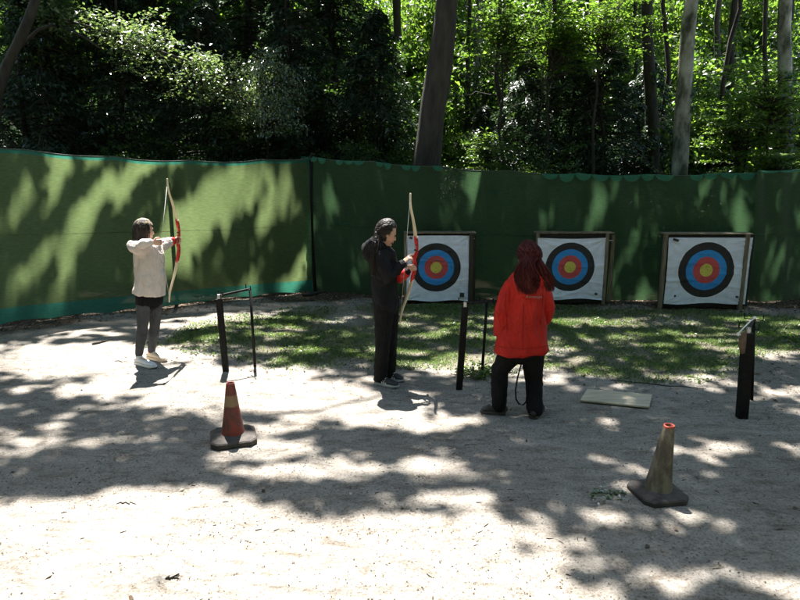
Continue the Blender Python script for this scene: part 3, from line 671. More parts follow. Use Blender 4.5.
# ------------------------------------------------------------------ netting fence
def resample(line, n):
    A_ = np.array(line); d = np.r_[0, np.cumsum(np.hypot(*np.diff(A_[:, :2], axis=0).T))]; t = np.linspace(0, d[-1], n)
    return np.stack([np.interp(t, d, A_[:, i]) for i in range(3)], 1), t
def net(label, line, mt, skirt=0.0, billow=.05, group='netting panels round the range', seed=0, slant=0.0):
    n = 160; m = 46; P, t = resample(line, n)
    T = np.gradient(P[:, :2], axis=0); T /= np.linalg.norm(T, axis=1, keepdims=True); Nn = np.stack([T[:, 1], -T[:, 0]], 1)
    root = thing('netting_fence', (P[0, 0], P[0, 1], 0), label, 'net fence', group)
    H = np.linspace(0, 1, m); V = np.zeros((m, n, 3))
    for j, h in enumerate(H):
        z = h*P[:, 2]
        o = billow*np.sin(t*1.3+seed)*np.sin(h*np.pi) + .02*np.sin(t*5.1+h*4+seed)*(1-h*.7) + .012*np.sin(t*13+h*2)*(.3+h)
        sk_ = skirt*np.clip(1-z/.62, 0, 1)**1.8*(.75+.35*np.sin(t*1.9+1))
        if skirt: sk_ = sk_*np.clip((t[-1]-t)/1.3, .05, 1)
        V[j, :, 0] = P[:, 0]+Nn[:, 0]*(o+sk_)+T[:, 0]*slant*(1-h); V[j, :, 1] = P[:, 1]+Nn[:, 1]*(o+sk_); V[j, :, 2] = np.maximum(z, 0)+.02
        if skirt: V[j, :, 2] += .03*np.exp(-z/.1)*np.abs(np.sin(t*4.2))
    V[-1, :, 2] -= 0
    sag = .03*np.abs(np.sin(t*np.pi/1.1)); V[:, :, 2] -= sag[None]*H[:, None]**2
    ix = np.arange(n*m).reshape(m, n); F = np.stack([ix[:-1, :-1], ix[:-1, 1:], ix[1:, 1:], ix[1:, :-1]], -1)
    mi = np.zeros(F.shape[:2], int)
    
    if skirt: mi[:4] = 1; mi[-1:] = 1
    base = np.array([P[0, 0], P[0, 1], 0])
    o = mesh_np('net_sheet', V.reshape(-1, 3)-base, F.reshape(-1, 4), [mt, M['net_teal']], root, smooth=True, midx=mi.ravel())
    top = V[-1]-base+np.array([0, 0, .005]); Vt, Ft = tube_np([(top, np.full(n, .008))], 6); mesh_np('top_rope', Vt, Ft, M['rope'], root, smooth=True)
    sm = V[m//2]-base; off = np.zeros_like(sm); off[:, :2] = Nn*.004
    Vt, Ft = tube_np([(sm+off, np.full(n, .0022))], 4); mesh_np('seam', Vt, Ft, mt, root)
    return root, V, Nn, base
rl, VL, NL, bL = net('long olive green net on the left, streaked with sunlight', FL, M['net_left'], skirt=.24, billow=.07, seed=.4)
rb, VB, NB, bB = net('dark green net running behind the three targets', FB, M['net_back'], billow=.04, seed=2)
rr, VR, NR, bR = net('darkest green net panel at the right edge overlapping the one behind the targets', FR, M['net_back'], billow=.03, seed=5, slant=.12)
def scallops(root, Vt, Nn, base, s0, s1, w, mt, depth=.09, pr=.8):
    """half-moon folds of net hanging from the top rope"""
    T = Vt[-1]; d = np.r_[0, np.cumsum(np.hypot(*np.diff(T[:, :2], axis=0).T))]; L_ = d[-1]
    a = s0*L_
    while a < s1*L_:
        ww = w*RNG.uniform(.8, 1.2)
        if RNG.random() < pr:
            bm = bmesh.new(); K = 12; dep = depth*RNG.uniform(.7, 1.15); top, bot = [], []
            for k in range(K+1):
                q = a+ww*k/K; p = np.array([np.interp(q, d, T[:, i]) for i in range(3)]); nn = np.array([np.interp(q, d, Nn[:, 0]), np.interp(q, d, Nn[:, 1]), 0])
                f = math.sin(math.pi*k/K)**.55
                top.append(bm.verts.new(p+nn*.018+[0, 0, .012])); bot.append(bm.verts.new(p+nn*(.018+.028*f)-[0, 0, dep*f+.002]))
            mids = [bm.verts.new((x.co+y.co)/2+Vector((0, 0, 0))+Vector(((NB[0][0])*.012, (NB[0][1])*.012, 0))) for x, y in zip(top, bot)]
            for k in range(K):
                bm.faces.new((top[k], top[k+1], mids[k+1], mids[k])); bm.faces.new((mids[k], mids[k+1], bot[k+1], bot[k]))
            obj_bm('scallop', bm, mt, root)
        a += ww*1.02
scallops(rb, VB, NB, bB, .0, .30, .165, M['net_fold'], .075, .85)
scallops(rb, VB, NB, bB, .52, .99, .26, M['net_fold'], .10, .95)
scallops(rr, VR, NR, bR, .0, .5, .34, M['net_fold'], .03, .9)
# teal gathered strip where the two nets meet + corner post
P0 = Vector((FB[0][0], FB[0][1], 0)); hp = FB[0][2]
bm = bmesh.new(); loft(bm, [P0+Vector((.03, -.03, -.05)), P0+Vector((.0, -.03, hp*.5)), P0+Vector((.02, -.03, hp+.05))], [.028, .026, .026], n=10); obj_bm('post', bm, M['black_metal'], rb)
bm = bmesh.new(); K = 24; ra, rb2 = [], []
for k in range(K+1):
    z = hp*k/K; wd = .05+.05*(k/K)+.01*math.sin(k*1.7)
    ra.append(bm.verts.new(P0+Vector((-.05-wd, -.05+.012*math.sin(k*.8), z+.02)))); rb2.append(bm.verts.new(P0+Vector((-.01, -.065, z+.02))))
for k in range(K): bm.faces.new((ra[k], ra[k+1], rb2[k+1], rb2[k]))
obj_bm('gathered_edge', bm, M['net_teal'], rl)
# other posts just visible through the nets
for fx, line, root in [(-.35, FL, rl), (-3.6, FL, rl), (.0, FB, rb), (2.6, FB, rb), (4.6, FB, rb), (6.2, FR, rr)]:
    y = float(fenceY(fx)); bm = bmesh.new(); loft(bm, [(fx, y+.12, -.05), (fx, y+.12, 2.0)], [.03, .03], n=10)
    if line is FL and fx > FLX: bm.free(); continue
    obj_bm('post', bm, M['wood_dark'], root)
# small pale strips on the back net
bm = bmesh.new()
for px, py, w, h, r in [(341, 226, 9, 1.6, -6), (494, 192, 7, 1.6, 8), (537, 200, 3, 1.5, 0), (543, 235, 4, 3, 20), (480, 214, 3, 1.5, 0)]:
    q = at(px, py, 10.1); q.y = float(fenceY(q.x))-.075; s = 10.1/628
    box(bm, q, (w*s, .003, h*s), Matrix.Rotation(math.radians(r), 3, 'Y'))
obj_bm('pale_patch', bm, M['net_teal'], rb, smooth=False)

# ------------------------------------------------------------------ targets
def face_mat():
    def b(n, out):
        tc = n.nodes.new('ShaderNodeTexCoord'); sp = n.nodes.new('ShaderNodeSeparateXYZ')
        nz = noise_tex(n, 5, 3, .5); add = N(n, 'ShaderNodeVectorMath', operation='MULTIPLY_ADD')
        add.inputs[1].default_value = (.012, .012, .012); n.links.new(nz.outputs['Color'], add.inputs[0]); n.links.new(tc.outputs['Object'], add.inputs[2])
        n.links.new(add.outputs[0], sp.inputs[0])
        cb_ = n.nodes.new('ShaderNodeCombineXYZ'); n.links.new(sp.outputs[0], cb_.inputs[0]); n.links.new(sp.outputs[2], cb_.inputs[1])
        ln = N(n, 'ShaderNodeVectorMath', operation='LENGTH'); n.links.new(cb_.outputs[0], ln.inputs[0])
        r = ramp(n, ln.outputs['Value'], [(0, (.66, .58, .10)), (.089, (.55, .07, .08)), (.186, (.022, .26, .68)), (.282, (.012, .014, .018)), (.388, (.74, .79, .92))], 'CONSTANT')
        # thin ring lines
        dirt = noise_tex(n, 4, 6, .65, stretch=(1, 1, 2.2)); rd = ramp(n, dirt.outputs['Fac'], [(.3, (.80, .80, .80)), (.6, (1, 1, 1))])
        m = N(n, 'ShaderNodeMix', data_type='RGBA', blend_type='MULTIPLY'); m.inputs[0].default_value = 1
        n.links.new(r.outputs[0], m.inputs[6]); n.links.new(rd.outputs[0], m.inputs[7])
        p = n.nodes.new('ShaderNodeBsdfPrincipled'); p.inputs['Roughness'].default_value = .55; n.links.new(m.outputs[2], p.inputs['Base Color'])
        cr = noise_tex(n, 6, 5, .6, stretch=(.5, 1, 2.5), dist=.6); bp = N(n, 'ShaderNodeBump', i_Strength=.55, i_Distance=.02); n.links.new(cr.outputs['Fac'], bp.inputs['Height']); n.links.new(bp.outputs[0], p.inputs['Normal'])
        n.links.new(p.outputs[0], out.inputs[0])
    return mat('printed_target_face', b)
M['face'] = face_mat()
def target(label, Y, fx0, fx1, ftop, fbot, cpx, cpy, ring, sheet, posts, rail_y, seed, sag=0.0):
    """sheet corners in px (x0,y0,x1,y1); posts: list of (px, py_top, py_bot, width, dy)"""
    cx_ = at(cpx, cpy, Y); base = Vector((cx_.x, Y, 0)); root = thing('archery_target', base, label, 'target', 'archery targets')
    x0, zt = at(fx0, ftop, Y).x, at(fx0, ftop, Y).z; x1, zb = at(fx1, fbot, Y).x, max(.02, at(fx1, fbot, Y).z)
    bm = bmesh.new(); box(bm, ((x0+x1)/2, Y+.10, (zt+zb)/2), (x1-x0, .16, zt-zb), bev=.012); obj_bm('boss', bm, M['foam'], root, smooth=False)
    # frame
    for px, pt, pb, w, dy, mt in posts:
        a = at(px, pt, Y+dy); b = at(px, pb, Y+dy); b.z = -.03; b.x = a.x; bm = bmesh.new(); beam(bm, b, a, w, .07, bev=.006); obj_bm('post', bm, M[mt], root, smooth=False)
    a = at(posts[0][0], rail_y, Y); b = at(posts[-1][0], rail_y, Y)
    bm = bmesh.new(); box(bm, ((a.x+b.x)/2, Y+.10, zt+.016), (b.x-a.x+.05, .22, .022), bev=.006); obj_bm('top_rail', bm, M['wood'], root, smooth=False)
    bm = bmesh.new(); box(bm, ((a.x+b.x)/2, Y+.12, zb-.03 if zb > .08 else .03), (b.x-a.x, .12, .05), bev=.006); obj_bm('bottom_rail', bm, M['wood_dark'], root, smooth=False)
    # sheet
    n = 60; sx0, sy0, sx1, sy1 = sheet; A0 = at(sx0, sy0, Y); A1 = at(sx1, sy1, Y)
    u = np.linspace(0, 1, n); v = np.linspace(0, 1, n); Ug, Vg = np.meshgrid(u, v)
    X = A0.x+(A1.x-A0.x)*Ug + .012*np.sin(Vg*5+seed)*(Ug-.5); Z = A1.z+(A0.z-A1.z)*Vg
    Z += (Vg > .9)*0 - sag*np.sin(np.pi*Ug)*Vg**6 + .012*np.sin(Ug*9+seed)*(1-Vg)**4
    wr = np.zeros_like(X)
    for k in range(7):
        c = RNG.uniform(0, 1); wr += .006*np.exp(-((Vg-c-.06*np.sin(Ug*4+k+seed))/.018)**2)
    for k in range(5):
        c = RNG.uniform(0, 1); wr += .006*np.exp(-((Ug-c-.12*(Vg-.5)*math.sin(k+seed))/.02)**2)
    for cu, cv in ((0, 1), (1, 1), (0, 0), (1, 0)):
        d = np.hypot(Ug-cu, Vg-cv); th = np.arctan2(Vg-cv, Ug-cu); wr += .018*np.sin(th*14+seed)*np.exp(-d/.13)
    wr += .012*np.sin(Vg*7+Ug*3+seed)*.6
    Yg = np.full_like(X, Y) - .004 - np.maximum(wr+.012, 0)
    ctr = at(cpx, cpy, Y); org = np.array([ctr.x, Y, ctr.z])
    Vm = np.stack([X, Yg, Z], -1).reshape(-1, 3)-org
    s = ring*Y/628/.388*1.0                       # scale so that the printed rings have the photo's size
    ix = np.arange(n*n).reshape(n, n); F = np.stack([ix[:-1, :-1], ix[:-1, 1:], ix[1:, 1:], ix[1:, :-1]], -1).reshape(-1, 4)
    o = mesh_np('target_face', Vm/s, F, M['face'], root, smooth=True); o.scale = (s, s, s); o.location = (0, 0, ctr.z)
    # printed marks in the corners and shot holes
    bm = bmesh.new()
    for px, py, w, h in MARKS[seed]:
        q = at(px, py, Y-.05); box(bm, q, (w*Y/628, .002, h*Y/628), Matrix.Rotation(.3, 3, 'Y') if w != h else None)
    obj_bm('printed_mark', bm, M['dark_plastic'], root, smooth=False)
    bm = bmesh.new()
    for k in range(16):
        a = RNG.uniform(0, 6.28); r = ring*Y/628*abs(RNG.normal(0, .45)); r = min(r, ring*Y/628*1.05)
        bmesh.ops.create_circle(bm, cap_ends=True, segments=8, radius=.0055, matrix=Matrix.Translation((ctr.x+math.cos(a)*r, Y-.052, ctr.z+math.sin(a)*r)) @ Matrix.Rotation(math.pi/2, 4, 'X'))
    obj_bm('arrow_hole', bm, M['foam'], root, smooth=False)
    # eyelet cords
    bm = bmesh.new()
    for (sx, sy) in ((sx1, sy0+3), (sx0, sy1-3)):
        q = at(sx-2 if sx == sx1 else sx+2, sy, Y-.02); e = at(posts[-1][0] if sx == sx1 else posts[0][0], sy, Y-.02); loft(bm, [q, e], [.004, .004], n=6)
    obj_bm('cord', bm, M['white'], root)
    return root
MARKS = {1: [(411, 238, 3, 2), (462, 295, 4.5, 4.5), (409, 292, 2, 1)], 2: [(596, 294, 3, 2)], 3: [(676, 240, 6, 2.5), (675, 296, 2, 2), (737, 297, 3, 2)]}
YT1, YT2, YT3 = 9.85, 9.80, 9.45
target('left-hand archery target behind the archer in black, dark square in its lower corner', YT1, 405, 472, 234, 303, 436.5, 267, 24.6, (407, 235.5, 468, 300.5), [(405.5, 233, 303, .05, .03, 'wood'), (471.5, 233, 303, .07, .0, 'wood_dark'), (474.5, 236, 302, .05, .22, 'wood_dark')], 233, 1)
target('middle archery target beside the person in the red jacket, its sheet sagging at the top', YT2, 538.5, 607, 234, 303, 570, 266.5, 24.6, (538, 237.5, 602.5, 299), [(538, 233, 303, .05, .03, 'wood'), (607.5, 233, 303, .05, .0, 'wood'), (613, 235, 302, .06, .22, 'wood')], 233, 2, sag=.02)
target('right-hand archery target in a wooden frame with the widest sheet', YT3, 667.5, 748, 235, 307, 706, 269.5, 28.0, (669, 237.5, 744.5, 303.5), [(666, 234, 306, .05, .03, 'wood'), (747.5, 234, 306, .06, .0, 'wood'), (751.5, 235, 305, .06, .2, 'wood')], 234, 3)

# ------------------------------------------------------------------ bow stands
def stand(label, fb, ft, rb_, rt, extra=None, fw=.062):
    """fb/ft: front post bottom/top px; rb_/rt: rear post"""
    B = gp(*fb); base = Vector((B.x, B.y, gzs(B.x, B.y))); root = thing('bow_stand', base, label, 'bow stand', 'bow stands on the shooting line')
    T = at(ft[0], ft[1], B.y+.0); bm = bmesh.new(); beam(bm, B+Vector((0, 0, -.04)), T, fw, fw*.8, bev=.008); obj_bm('front_post', bm, M['black_metal'], root, smooth=False)
    RB = gp(*rb_); RT = at(rt[0], rt[1], RB.y); bm = bmesh.new(); loft(bm, [RB+Vector((0, 0, -.04)), RT], [.016, .015], n=10, cap=False); obj_bm('rear_post', bm, M['black_metal'], root)
    T2 = T+Vector((0, 0, .035)); R2 = RT+Vector((0, 0, -.01)); bm = bmesh.new(); beam(bm, T2, R2, .022, .022, side=(0, 0, 1), bev=.003); obj_bm('top_bar', bm, M['black_metal'], root, smooth=False)
    bm = bmesh.new(); beam(bm, T+Vector((0, 0, -.0)), T+Vector((0, 0, .05)), .03, .03); obj_bm('socket', bm, M['steel'], root, smooth=False)
    d = (R2-T2).normalized(); sd = d.cross(Vector((0, 0, 1))).normalized()
    for q in (T2+d*.02, R2-d*.02):
        bm = bmesh.new(); e = [q+sd*x for x in (-.075, .075)]
        loft(bm, [e[0]+Vector((0, 0, .045)), e[0], q, e[1], e[1]+Vector((0, 0, .045))], [.006]*5, n=6, side=(0, 1, 0)); obj_bm('hook', bm, M['black_metal'], root)
    return root, T, RT
def px_on(px, py, Y): return at(px, py, Y)
stand('black bow stand beside the archer in the pale sweatshirt', (226, 371), (219, 299), (255, 366), (250, 288))
stand('black bow stand leaning between the archer in black and the person in red', (459, 388), (465, 307), (482, 372), (487, 301))
r3, T3_, _ = stand('black bow stand at the right with a leather guard hanging on it', (742, 416), (748, 333), (752, 398), (754, 318), fw=.085)
q = T3_+Vector((-.055, -.05, -.03)); base = q.copy(); base.z = 0
ag = thing('arm_guard', q, 'brown leather arm guard with a white strap hanging on the right bow stand', 'arm guard')
bm = bmesh.new(); loft(bm, [q+Vector((0, 0, .05)), q+Vector((-.01, 0, 0)), q+Vector((-.012, 0, -.06)), q+Vector((.0, 0, -.13))], [(.016, .010), (.030, .014), (.034, .016), (.02, .010)], n=12); obj_bm('leather_panel', bm, M['leather'], ag)
bm = bmesh.new(); loft(bm, [q+Vector((-.055, -.01, .05)), q+Vector((-.02, -.02, .10)), q+Vector((.03, -.01, .15)), q+Vector((.065, .0, .17))], [.005, .006, .006, .005], n=8)
ball(bm, q+Vector((-.06, -.01, .035)), (.014, .008, .016)); ball(bm, q+Vector((.07, 0, .175)), (.016, .01, .012)); obj_bm('strap', bm, M['white'], ag)

# ------------------------------------------------------------------ cones
def cone_mat(name, c1, c2, band=None):
    def b(n, out):
        p = n.nodes.new('ShaderNodeBsdfPrincipled'); p.inputs['Roughness'].default_value = .6
        t = noise_tex(n, 9, 8, .75, stretch=(1, 1, .45)); r = ramp(n, t.outputs['Fac'], [(.38, tuple(x*.55 for x in c2)), (.47, c2), (.56, c1)]); src = r.outputs[0]
        tc = n.nodes.new('ShaderNodeTexCoord'); sp = n.nodes.new('ShaderNodeSeparateXYZ'); n.links.new(tc.outputs['Object'], sp.inputs[0])
        if band:
            nz = noise_tex(n, 16, 4, .6); ad = N(n, 'ShaderNodeMath', operation='MULTIPLY_ADD'); n.links.new(nz.outputs['Fac'], ad.inputs[0]); ad.inputs[1].default_value = .03; n.links.new(sp.outputs[2], ad.inputs[2])
            r2 = ramp(n, ad.outputs[0], band, 'LINEAR'); mx = N(n, 'ShaderNodeMix', data_type='RGBA')
            n.links.new(r2.outputs['Alpha'], mx.inputs[0]); n.links.new(src, mx.inputs[6]); n.links.new(r2.outputs[0], mx.inputs[7]); src = mx.outputs[2]
        n.links.new(src, p.inputs['Base Color'])
        t2 = noise_tex(n, 40, 4, .6); bp = N(n, 'ShaderNodeBump', i_Strength=.25, i_Distance=.005); n.links.new(t2.outputs['Fac'], bp.inputs['Height']); n.links.new(bp.outputs[0], p.inputs['Normal'])
        n.links.new(p.outputs[0], out.inputs[0])
    return mat(name, b)
RED = (.19, .022, .011)
M['cone_red'] = cone_mat('scuffed_red_cone', RED, (.11, .028, .018), [(.0, (.12, .08, .05, .75)), (.06, (.12, .08, .05, 0)), (.305, (.23, .15, .07, 0)), (.32, (.22, .15, .07, .9)), (.395, (.22, .14, .07, .85)), (.41, (.22, .025, .012, 0))])
M['cone_tan'] = cone_mat('grimy_tan_cone', (.15, .135, .095), (.085, .073, .05), [(.0, (.1, .08, .05, .6)), (.08, (.1, .08, .05, 0)), (.492, (.26, .035, .015, 0)), (.502, (.26, .035, .015, 1)), (1, (.26, .035, .015, 1))])
M['rubber'] = simple('black_rubber', (.022, .021, .02), (.05, .045, .04), 18, .75, .4)
M['rubber_dirty'] = simple('dusty_rubber', (.025, .022, .02), (.075, .062, .052), 14, .85, .4)
def cone(label, px, py, H, rb_, rt, bs, bh, rot, lean, mt, mb, mdust):
    B = gp(px, py); z0 = gzs(B.x, B.y)-.004; base = Vector((B.x, B.y, z0)); root = thing('traffic_cone', base, label, 'traffic cone', 'traffic cones on the path')
    # base: chamfered square slab, sloping top
    bm = bmesh.new(); c = bs*.30
    prof = [(bs, -bs+c), (bs, bs-c), (bs-c, bs), (-bs+c, bs), (-bs, bs-c), (-bs, -bs+c), (-bs+c, -bs), (bs-c, -bs)]
    rings = []
    for z, k in ((0, .97), (.012, 1.0), (bh*.8, 1.0), (bh, .955), (bh+.012, .60), (bh+.02, .5)): rings.append([bm.verts.new((x*k, y*k, z)) for x, y in prof])
    for a, b in zip(rings[:-1], rings[1:]):
        for i in range(8): bm.faces.new((a[i], a[(i+1) % 8], b[(i+1) % 8], b[i]))
    bm.faces.new(rings[0][::-1]); bm.faces.new(rings[-1])
    bm.normal_update()
    for f in bm.faces: f.material_index = 1 if f.normal.z > .5 else 0
    bmesh.ops.rotate(bm, verts=bm.verts, cent=(0, 0, 0), matrix=Matrix.Rotation(rot, 3, 'Z')); o = obj_bm('base', bm, [mb, mdust], root, smooth=False, origin=(0, 0, 0)); 
    # studs on base
    bm = bmesh.new(); n = 20; rings = []
    prof = [(0, rb_*1.22), (.012, rb_*1.06), (.03, rb_), (H*.35, rb_+(rt-rb_)*.37), (H*.7, rb_+(rt-rb_)*.71), (H-.01, rt), (H, rt*.96), (H-.004, rt*.72), (H-.08, rt*.8)]
    for z, r in prof:
        ring = []
        for k in range(n):
            a = 2*math.pi*k/n+.2; e = .82; cc = math.copysign(abs(math.cos(a))**e, math.cos(a)); ss = math.copysign(abs(math.sin(a))**e, math.sin(a))
            x, y = cc*r, ss*r; kk = 1+.02*mnoise.noise(Vector((cc*3, ss*3, z*6)))
            ring.append(bm.verts.new((x*kk+lean[0]*z, y*kk+lean[1]*z, z+bh)))
        rings.append(ring)
    for a, b in zip(rings[:-1], rings[1:]):
        for k in range(n): bm.faces.new((a[k], a[(k+1) % n], b[(k+1) % n], b[k]))
    obj_bm('cone_body', bm, mt, root, origin=(0, 0, 0))
    return root
def fixloc(root):
    for c in root.children: c.location = (0, 0, 0)
fixloc(cone('scuffed red-orange traffic cone with a black base, at the left', 233.5, 439.5, .43, .088, .032, .175, .052, .30, (0, 0), M['cone_red'], M['rubber'], M['rubber_dirty']))
fixloc(cone('grimy tan traffic cone with a red tip, leaning, at the lower right', 657, 495, .455, .082, .033, .155, .045, .16+math.pi/8*0, (.085, .0), M['cone_tan'], M['rubber'], M['rubber_dirty']))

# ------------------------------------------------------------------ board lying on the ground
c4 = [gp(587, 391), gp(652, 396.5), gp(649, 409), gp(580, 402)]
bm = bmesh.new(); lo = [bm.verts.new((p.x, p.y, .004)) for p in c4]; hi = [bm.verts.new((p.x, p.y, .022)) for p in c4]
bm.faces.new(lo[::-1]); bm.faces.new(hi)
for i in range(4): bm.faces.new((lo[i], lo[(i+1) % 4], hi[(i+1) % 4], hi[i]))
bmesh.ops.bevel(bm, geom=list(bm.edges), offset=.003, segments=1, affect='EDGES')
o = obj_bm('wooden_board', bm, M['board'], None, smooth=False, origin=tuple(sum((Vector(p) for p in c4), Vector())/4)); tag(o, 'pale wooden board lying flat on the dirt behind the tan cone', 'board')

# ------------------------------------------------------------------ bows
def bow(label, grip, up_, fwd, Lh, brace, pull=None, upper=None):
    up_ = Vector(up_).normalized(); fwd = Vector(fwd); fwd = (fwd-up_*fwd.dot(up_)).normalized(); side = up_.cross(fwd).normalized(); G = Vector(grip)
    root = thing('recurve_bow', G, label, 'bow', 'recurve bows')
    pt = lambda f, h: G+fwd*f+up_*h
    rh = Lh*.36
    bm = bmesh.new(); st_ = []
    prof = [(-1, -.012, .016, .014), (-.8, -.004, .019, .016), (-.6, .008, .020, .018), (-.35, .016, .017, .016), (-.18, .006, .022, .015), (0, -.004, .017, .014), (.14, .006, .022, .015), (.3, .022, .014, .012), (.5, .020, .014, .012), (.75, .004, .020, .016), (1, -.012, .016, .014)]
    loft(bm, [pt(f, k*rh) for k, f, w, d in prof], [(w, d) for k, f, w, d in prof], side=fwd, n=12, cap=False, sq=.7); obj_bm('riser', bm, M['red_metal'], root)
    bm = bmesh.new()
    for k in (-.72, -.45, .38, .62, .82): ball(bm, pt(.006, k*rh)+side*.012, (.008, .008, .012), seg=8, rings=6)
    for k in (-.72, -.45, .38, .62, .82): ball(bm, pt(.006, k*rh)-side*.012, (.008, .008, .012), seg=8, rings=6)
    obj_bm('cut_out', bm, M['dark_plastic'], root)
    bm = bmesh.new()
    for k in (.95, -.95): ball(bm, pt(-.004, k*rh)+side*.014, (.010, .010, .010), seg=8, rings=6); ball(bm, pt(-.004, k*rh)-side*.014, (.010, .010, .010), seg=8, rings=6)
    obj_bm('limb_bolt', bm, M['white'], root)
    tips = []
    for sgn in (1, -1):
        bm = bmesh.new(); K = 12; P_, R_ = [], []
        for i in range(K+1):
            t = i/K; h = rh*.94+(Lh-rh*.94)*t
            f = -.012 - brace*(1.28*t**1.25) + brace*.34*max(0, (t-.62)/.38)**1.7
            P_.append(pt(f, sgn*h)); R_.append((.0075-.003*t, .026-.014*t))
        loft(bm, P_, R_, side=fwd, n=10, cap=True, sq=.8); obj_bm('limb', bm, M['limb'], root)
        tips.append(P_[-2])
    hold = Vector(pull) if pull is not None else None
    mid = [tips[0]]+([hold] if hold else [])+[tips[1]]
    bm = bmesh.new(); loft(bm, mid, [.0016]*len(mid), n=6, cap=False); obj_bm('string', bm, M['string'], root)
    return root
def arrow(label, a, b):
    a, b = Vector(a), Vector(b); d = (b-a).normalized(); root = thing('arrow', a, label, 'arrow', 'arrows')
    bm = bmesh.new(); loft(bm, [a, b], [.0035, .0035], n=8, cap=False); obj_bm('shaft', bm, M['dark_plastic'], root)
    bm = bmesh.new(); loft(bm, [b-d*.005, b+d*.02], [.004, .001], n=8, cap=False); obj_bm('point', bm, M['steel'], root)
    for k in range(3):
        ang = k*2.094; s = d.orthogonal().normalized(); s = Matrix.Rotation(ang, 3, d) @ s
        bm = bmesh.new(); vs = [a+d*.03, a+d*.035+s*.011, a+d*.08+s*.009, a+d*.09]; th = d.cross(s)*.0006
        f1 = [bm.verts.new(v+th) for v in vs]; f2 = [bm.verts.new(v-th) for v in vs]; bm.faces.new(f1); bm.faces.new(f2[::-1])
        for i in range(4): bm.faces.new((f1[i], f1[(i+1) % 4], f2[(i+1) % 4], f2[i]))
        obj_bm('fletching', bm, M['red_metal'], root, smooth=False)
    return root

# ------------------------------------------------------------------ people
def head(bm, c, fwd, up_=(0, 0, 1), s=1.0):
    fwd = Vector(fwd).normalized(); up_ = Vector(up_); up_ = (up_-fwd*up_.dot(fwd)).normalized(); rt = fwd.cross(up_).normalized()
    R = Matrix((rt, fwd, up_)).transposed(); c = Vector(c)
    tb = bmesh.new(); bmesh.ops.create_uvsphere(tb, u_segments=24, v_segments=18, radius=1)
    for v in tb.verts:
        x, y, z = v.co
        if z < 0:
            k = 1-.38*(-z)**1.6; x *= k; y = y*(1-.25*(-z)**2)+.14*(-z)
        if y > .6 and z > -.2: y = .6+(y-.6)*.75
        v.co = c+R @ Vector((x*.073*s, y*.092*s, z*.113*s))
    me = bpy.data.meshes.new('h'); tb.to_mesh(me); tb.free(); bm.from_mesh(me); bpy.data.meshes.remove(me)
    L_ = lambda x, y, z: c+R @ Vector((x*s, y*s, z*s))
    loft(bm, [L_(0, .078, .018), L_(0, .092, -.012), L_(0, .099, -.032)], [.008*s, .010*s, .013*s], side=rt, n=10)
    for q in (-1, 1):
        ball(bm, L_(.074*q, -.008, -.012), (.010*s, .020*s, .031*s), rot=R, seg=10, rings=8)
        ball(bm, L_(.012*q, .090, -.036), (.009*s, .010*s, .008*s), rot=R, seg=8, rings=6)
        loft(bm, [L_(.012*q, .083, .026), L_(.045*q, .074, .024)], [.007*s, .005*s], n=8)
    loft(bm, [L_(-.022, .078, -.062), L_(0, .088, -.060), L_(.022, .078, -.062)], [.006*s, .009*s, .006*s], n=8)
    ball(bm, L_(0, .070, -.095), (.024*s, .022*s, .018*s), rot=R, seg=10, rings=8)
    return L_, R
def face_extra(root, L_, R, s=1.0):
    bm = bmesh.new()
    for q in (-1, 1): ball(bm, L_(.030*q, .0775, .004), (.013*s, .008*s, .007*s), rot=R, seg=10, rings=8)
    obj_bm('eyes', bm, M['eye'], root)
    bm = bmesh.new()
    loft(bm, [L_(-.021, .083, -.058), L_(0, .0945, -.0555), L_(.021, .083, -.058)], [.003*s, .0045*s, .003*s], n=8); loft(bm, [L_(-.018, .083, -.066), L_(0, .0935, -.0675), L_(.018, .083, -.066)], [.003*s, .005*s, .003*s], n=8)
    obj_bm('lips', bm, M['lips'], root)
    bm = bmesh.new()
    for q in (-1, 1): loft(bm, [L_(.012*q, .088, .030), L_(.030*q, .084, .035), L_(.047*q, .072, .029)], [.003*s]*3, n=6)
    obj_bm('eyebrows', bm, M['eye'], root)
def hand(bm, wrist, d, nrm, thumb, curl=.9, s=1.0, spread=.0, curls=None):
    """d: wrist->knuckles; nrm: palm normal (fingers close towards it); thumb: side of the thumb"""
    w = Vector(wrist); d = Vector(d).normalized(); nrm = Vector(nrm); nrm = (nrm-d*nrm.dot(d)).normalized(); th = d.cross(nrm)
    if th.dot(Vector(thumb)) < 0: th = -th
    loft(bm, [w-d*.01, w+d*.03*s, w+d*.06*s, w+d*.085*s], [(.024*s, .017*s), (.033*s, .015*s), (.038*s, .014*s), (.036*s, .011*s)], side=th, n=14)
    for i, (off, ln) in enumerate(((.028, .072), (.010, .080), (-.009, .075), (-.027, .060))):
        c = (curls[i] if curls else curl); p = w+d*.082*s+th*off*s; a = c*.25; pts = [w+d*.060*s+th*off*s, p]; 
        for j, seg in enumerate((.45, .31, .24)):
            a += c*(.9 if j else .7); dd = d*math.cos(a)+nrm*math.sin(a)+th*off*spread
            p = p+dd*ln*seg*s; pts.append(p.copy())
        loft(bm, pts, [.0095*s, .0095*s, .0088*s, .0078*s, .0068*s], side=th, n=8)
    p0 = w+d*.025*s+th*.022*s; p1 = p0+(th*.75+d*.55+nrm*.35).normalized()*.036*s; p2 = p1+(d*.7+nrm*.75+th*.1).normalized()*.032*s; p3 = p2+(d*.35+nrm*.8-th*.45).normalized()*.024*s
    loft(bm, [p0, p1, p2, p3], [.013*s, .0115*s, .0098*s, .0075*s], side=d, n=8)
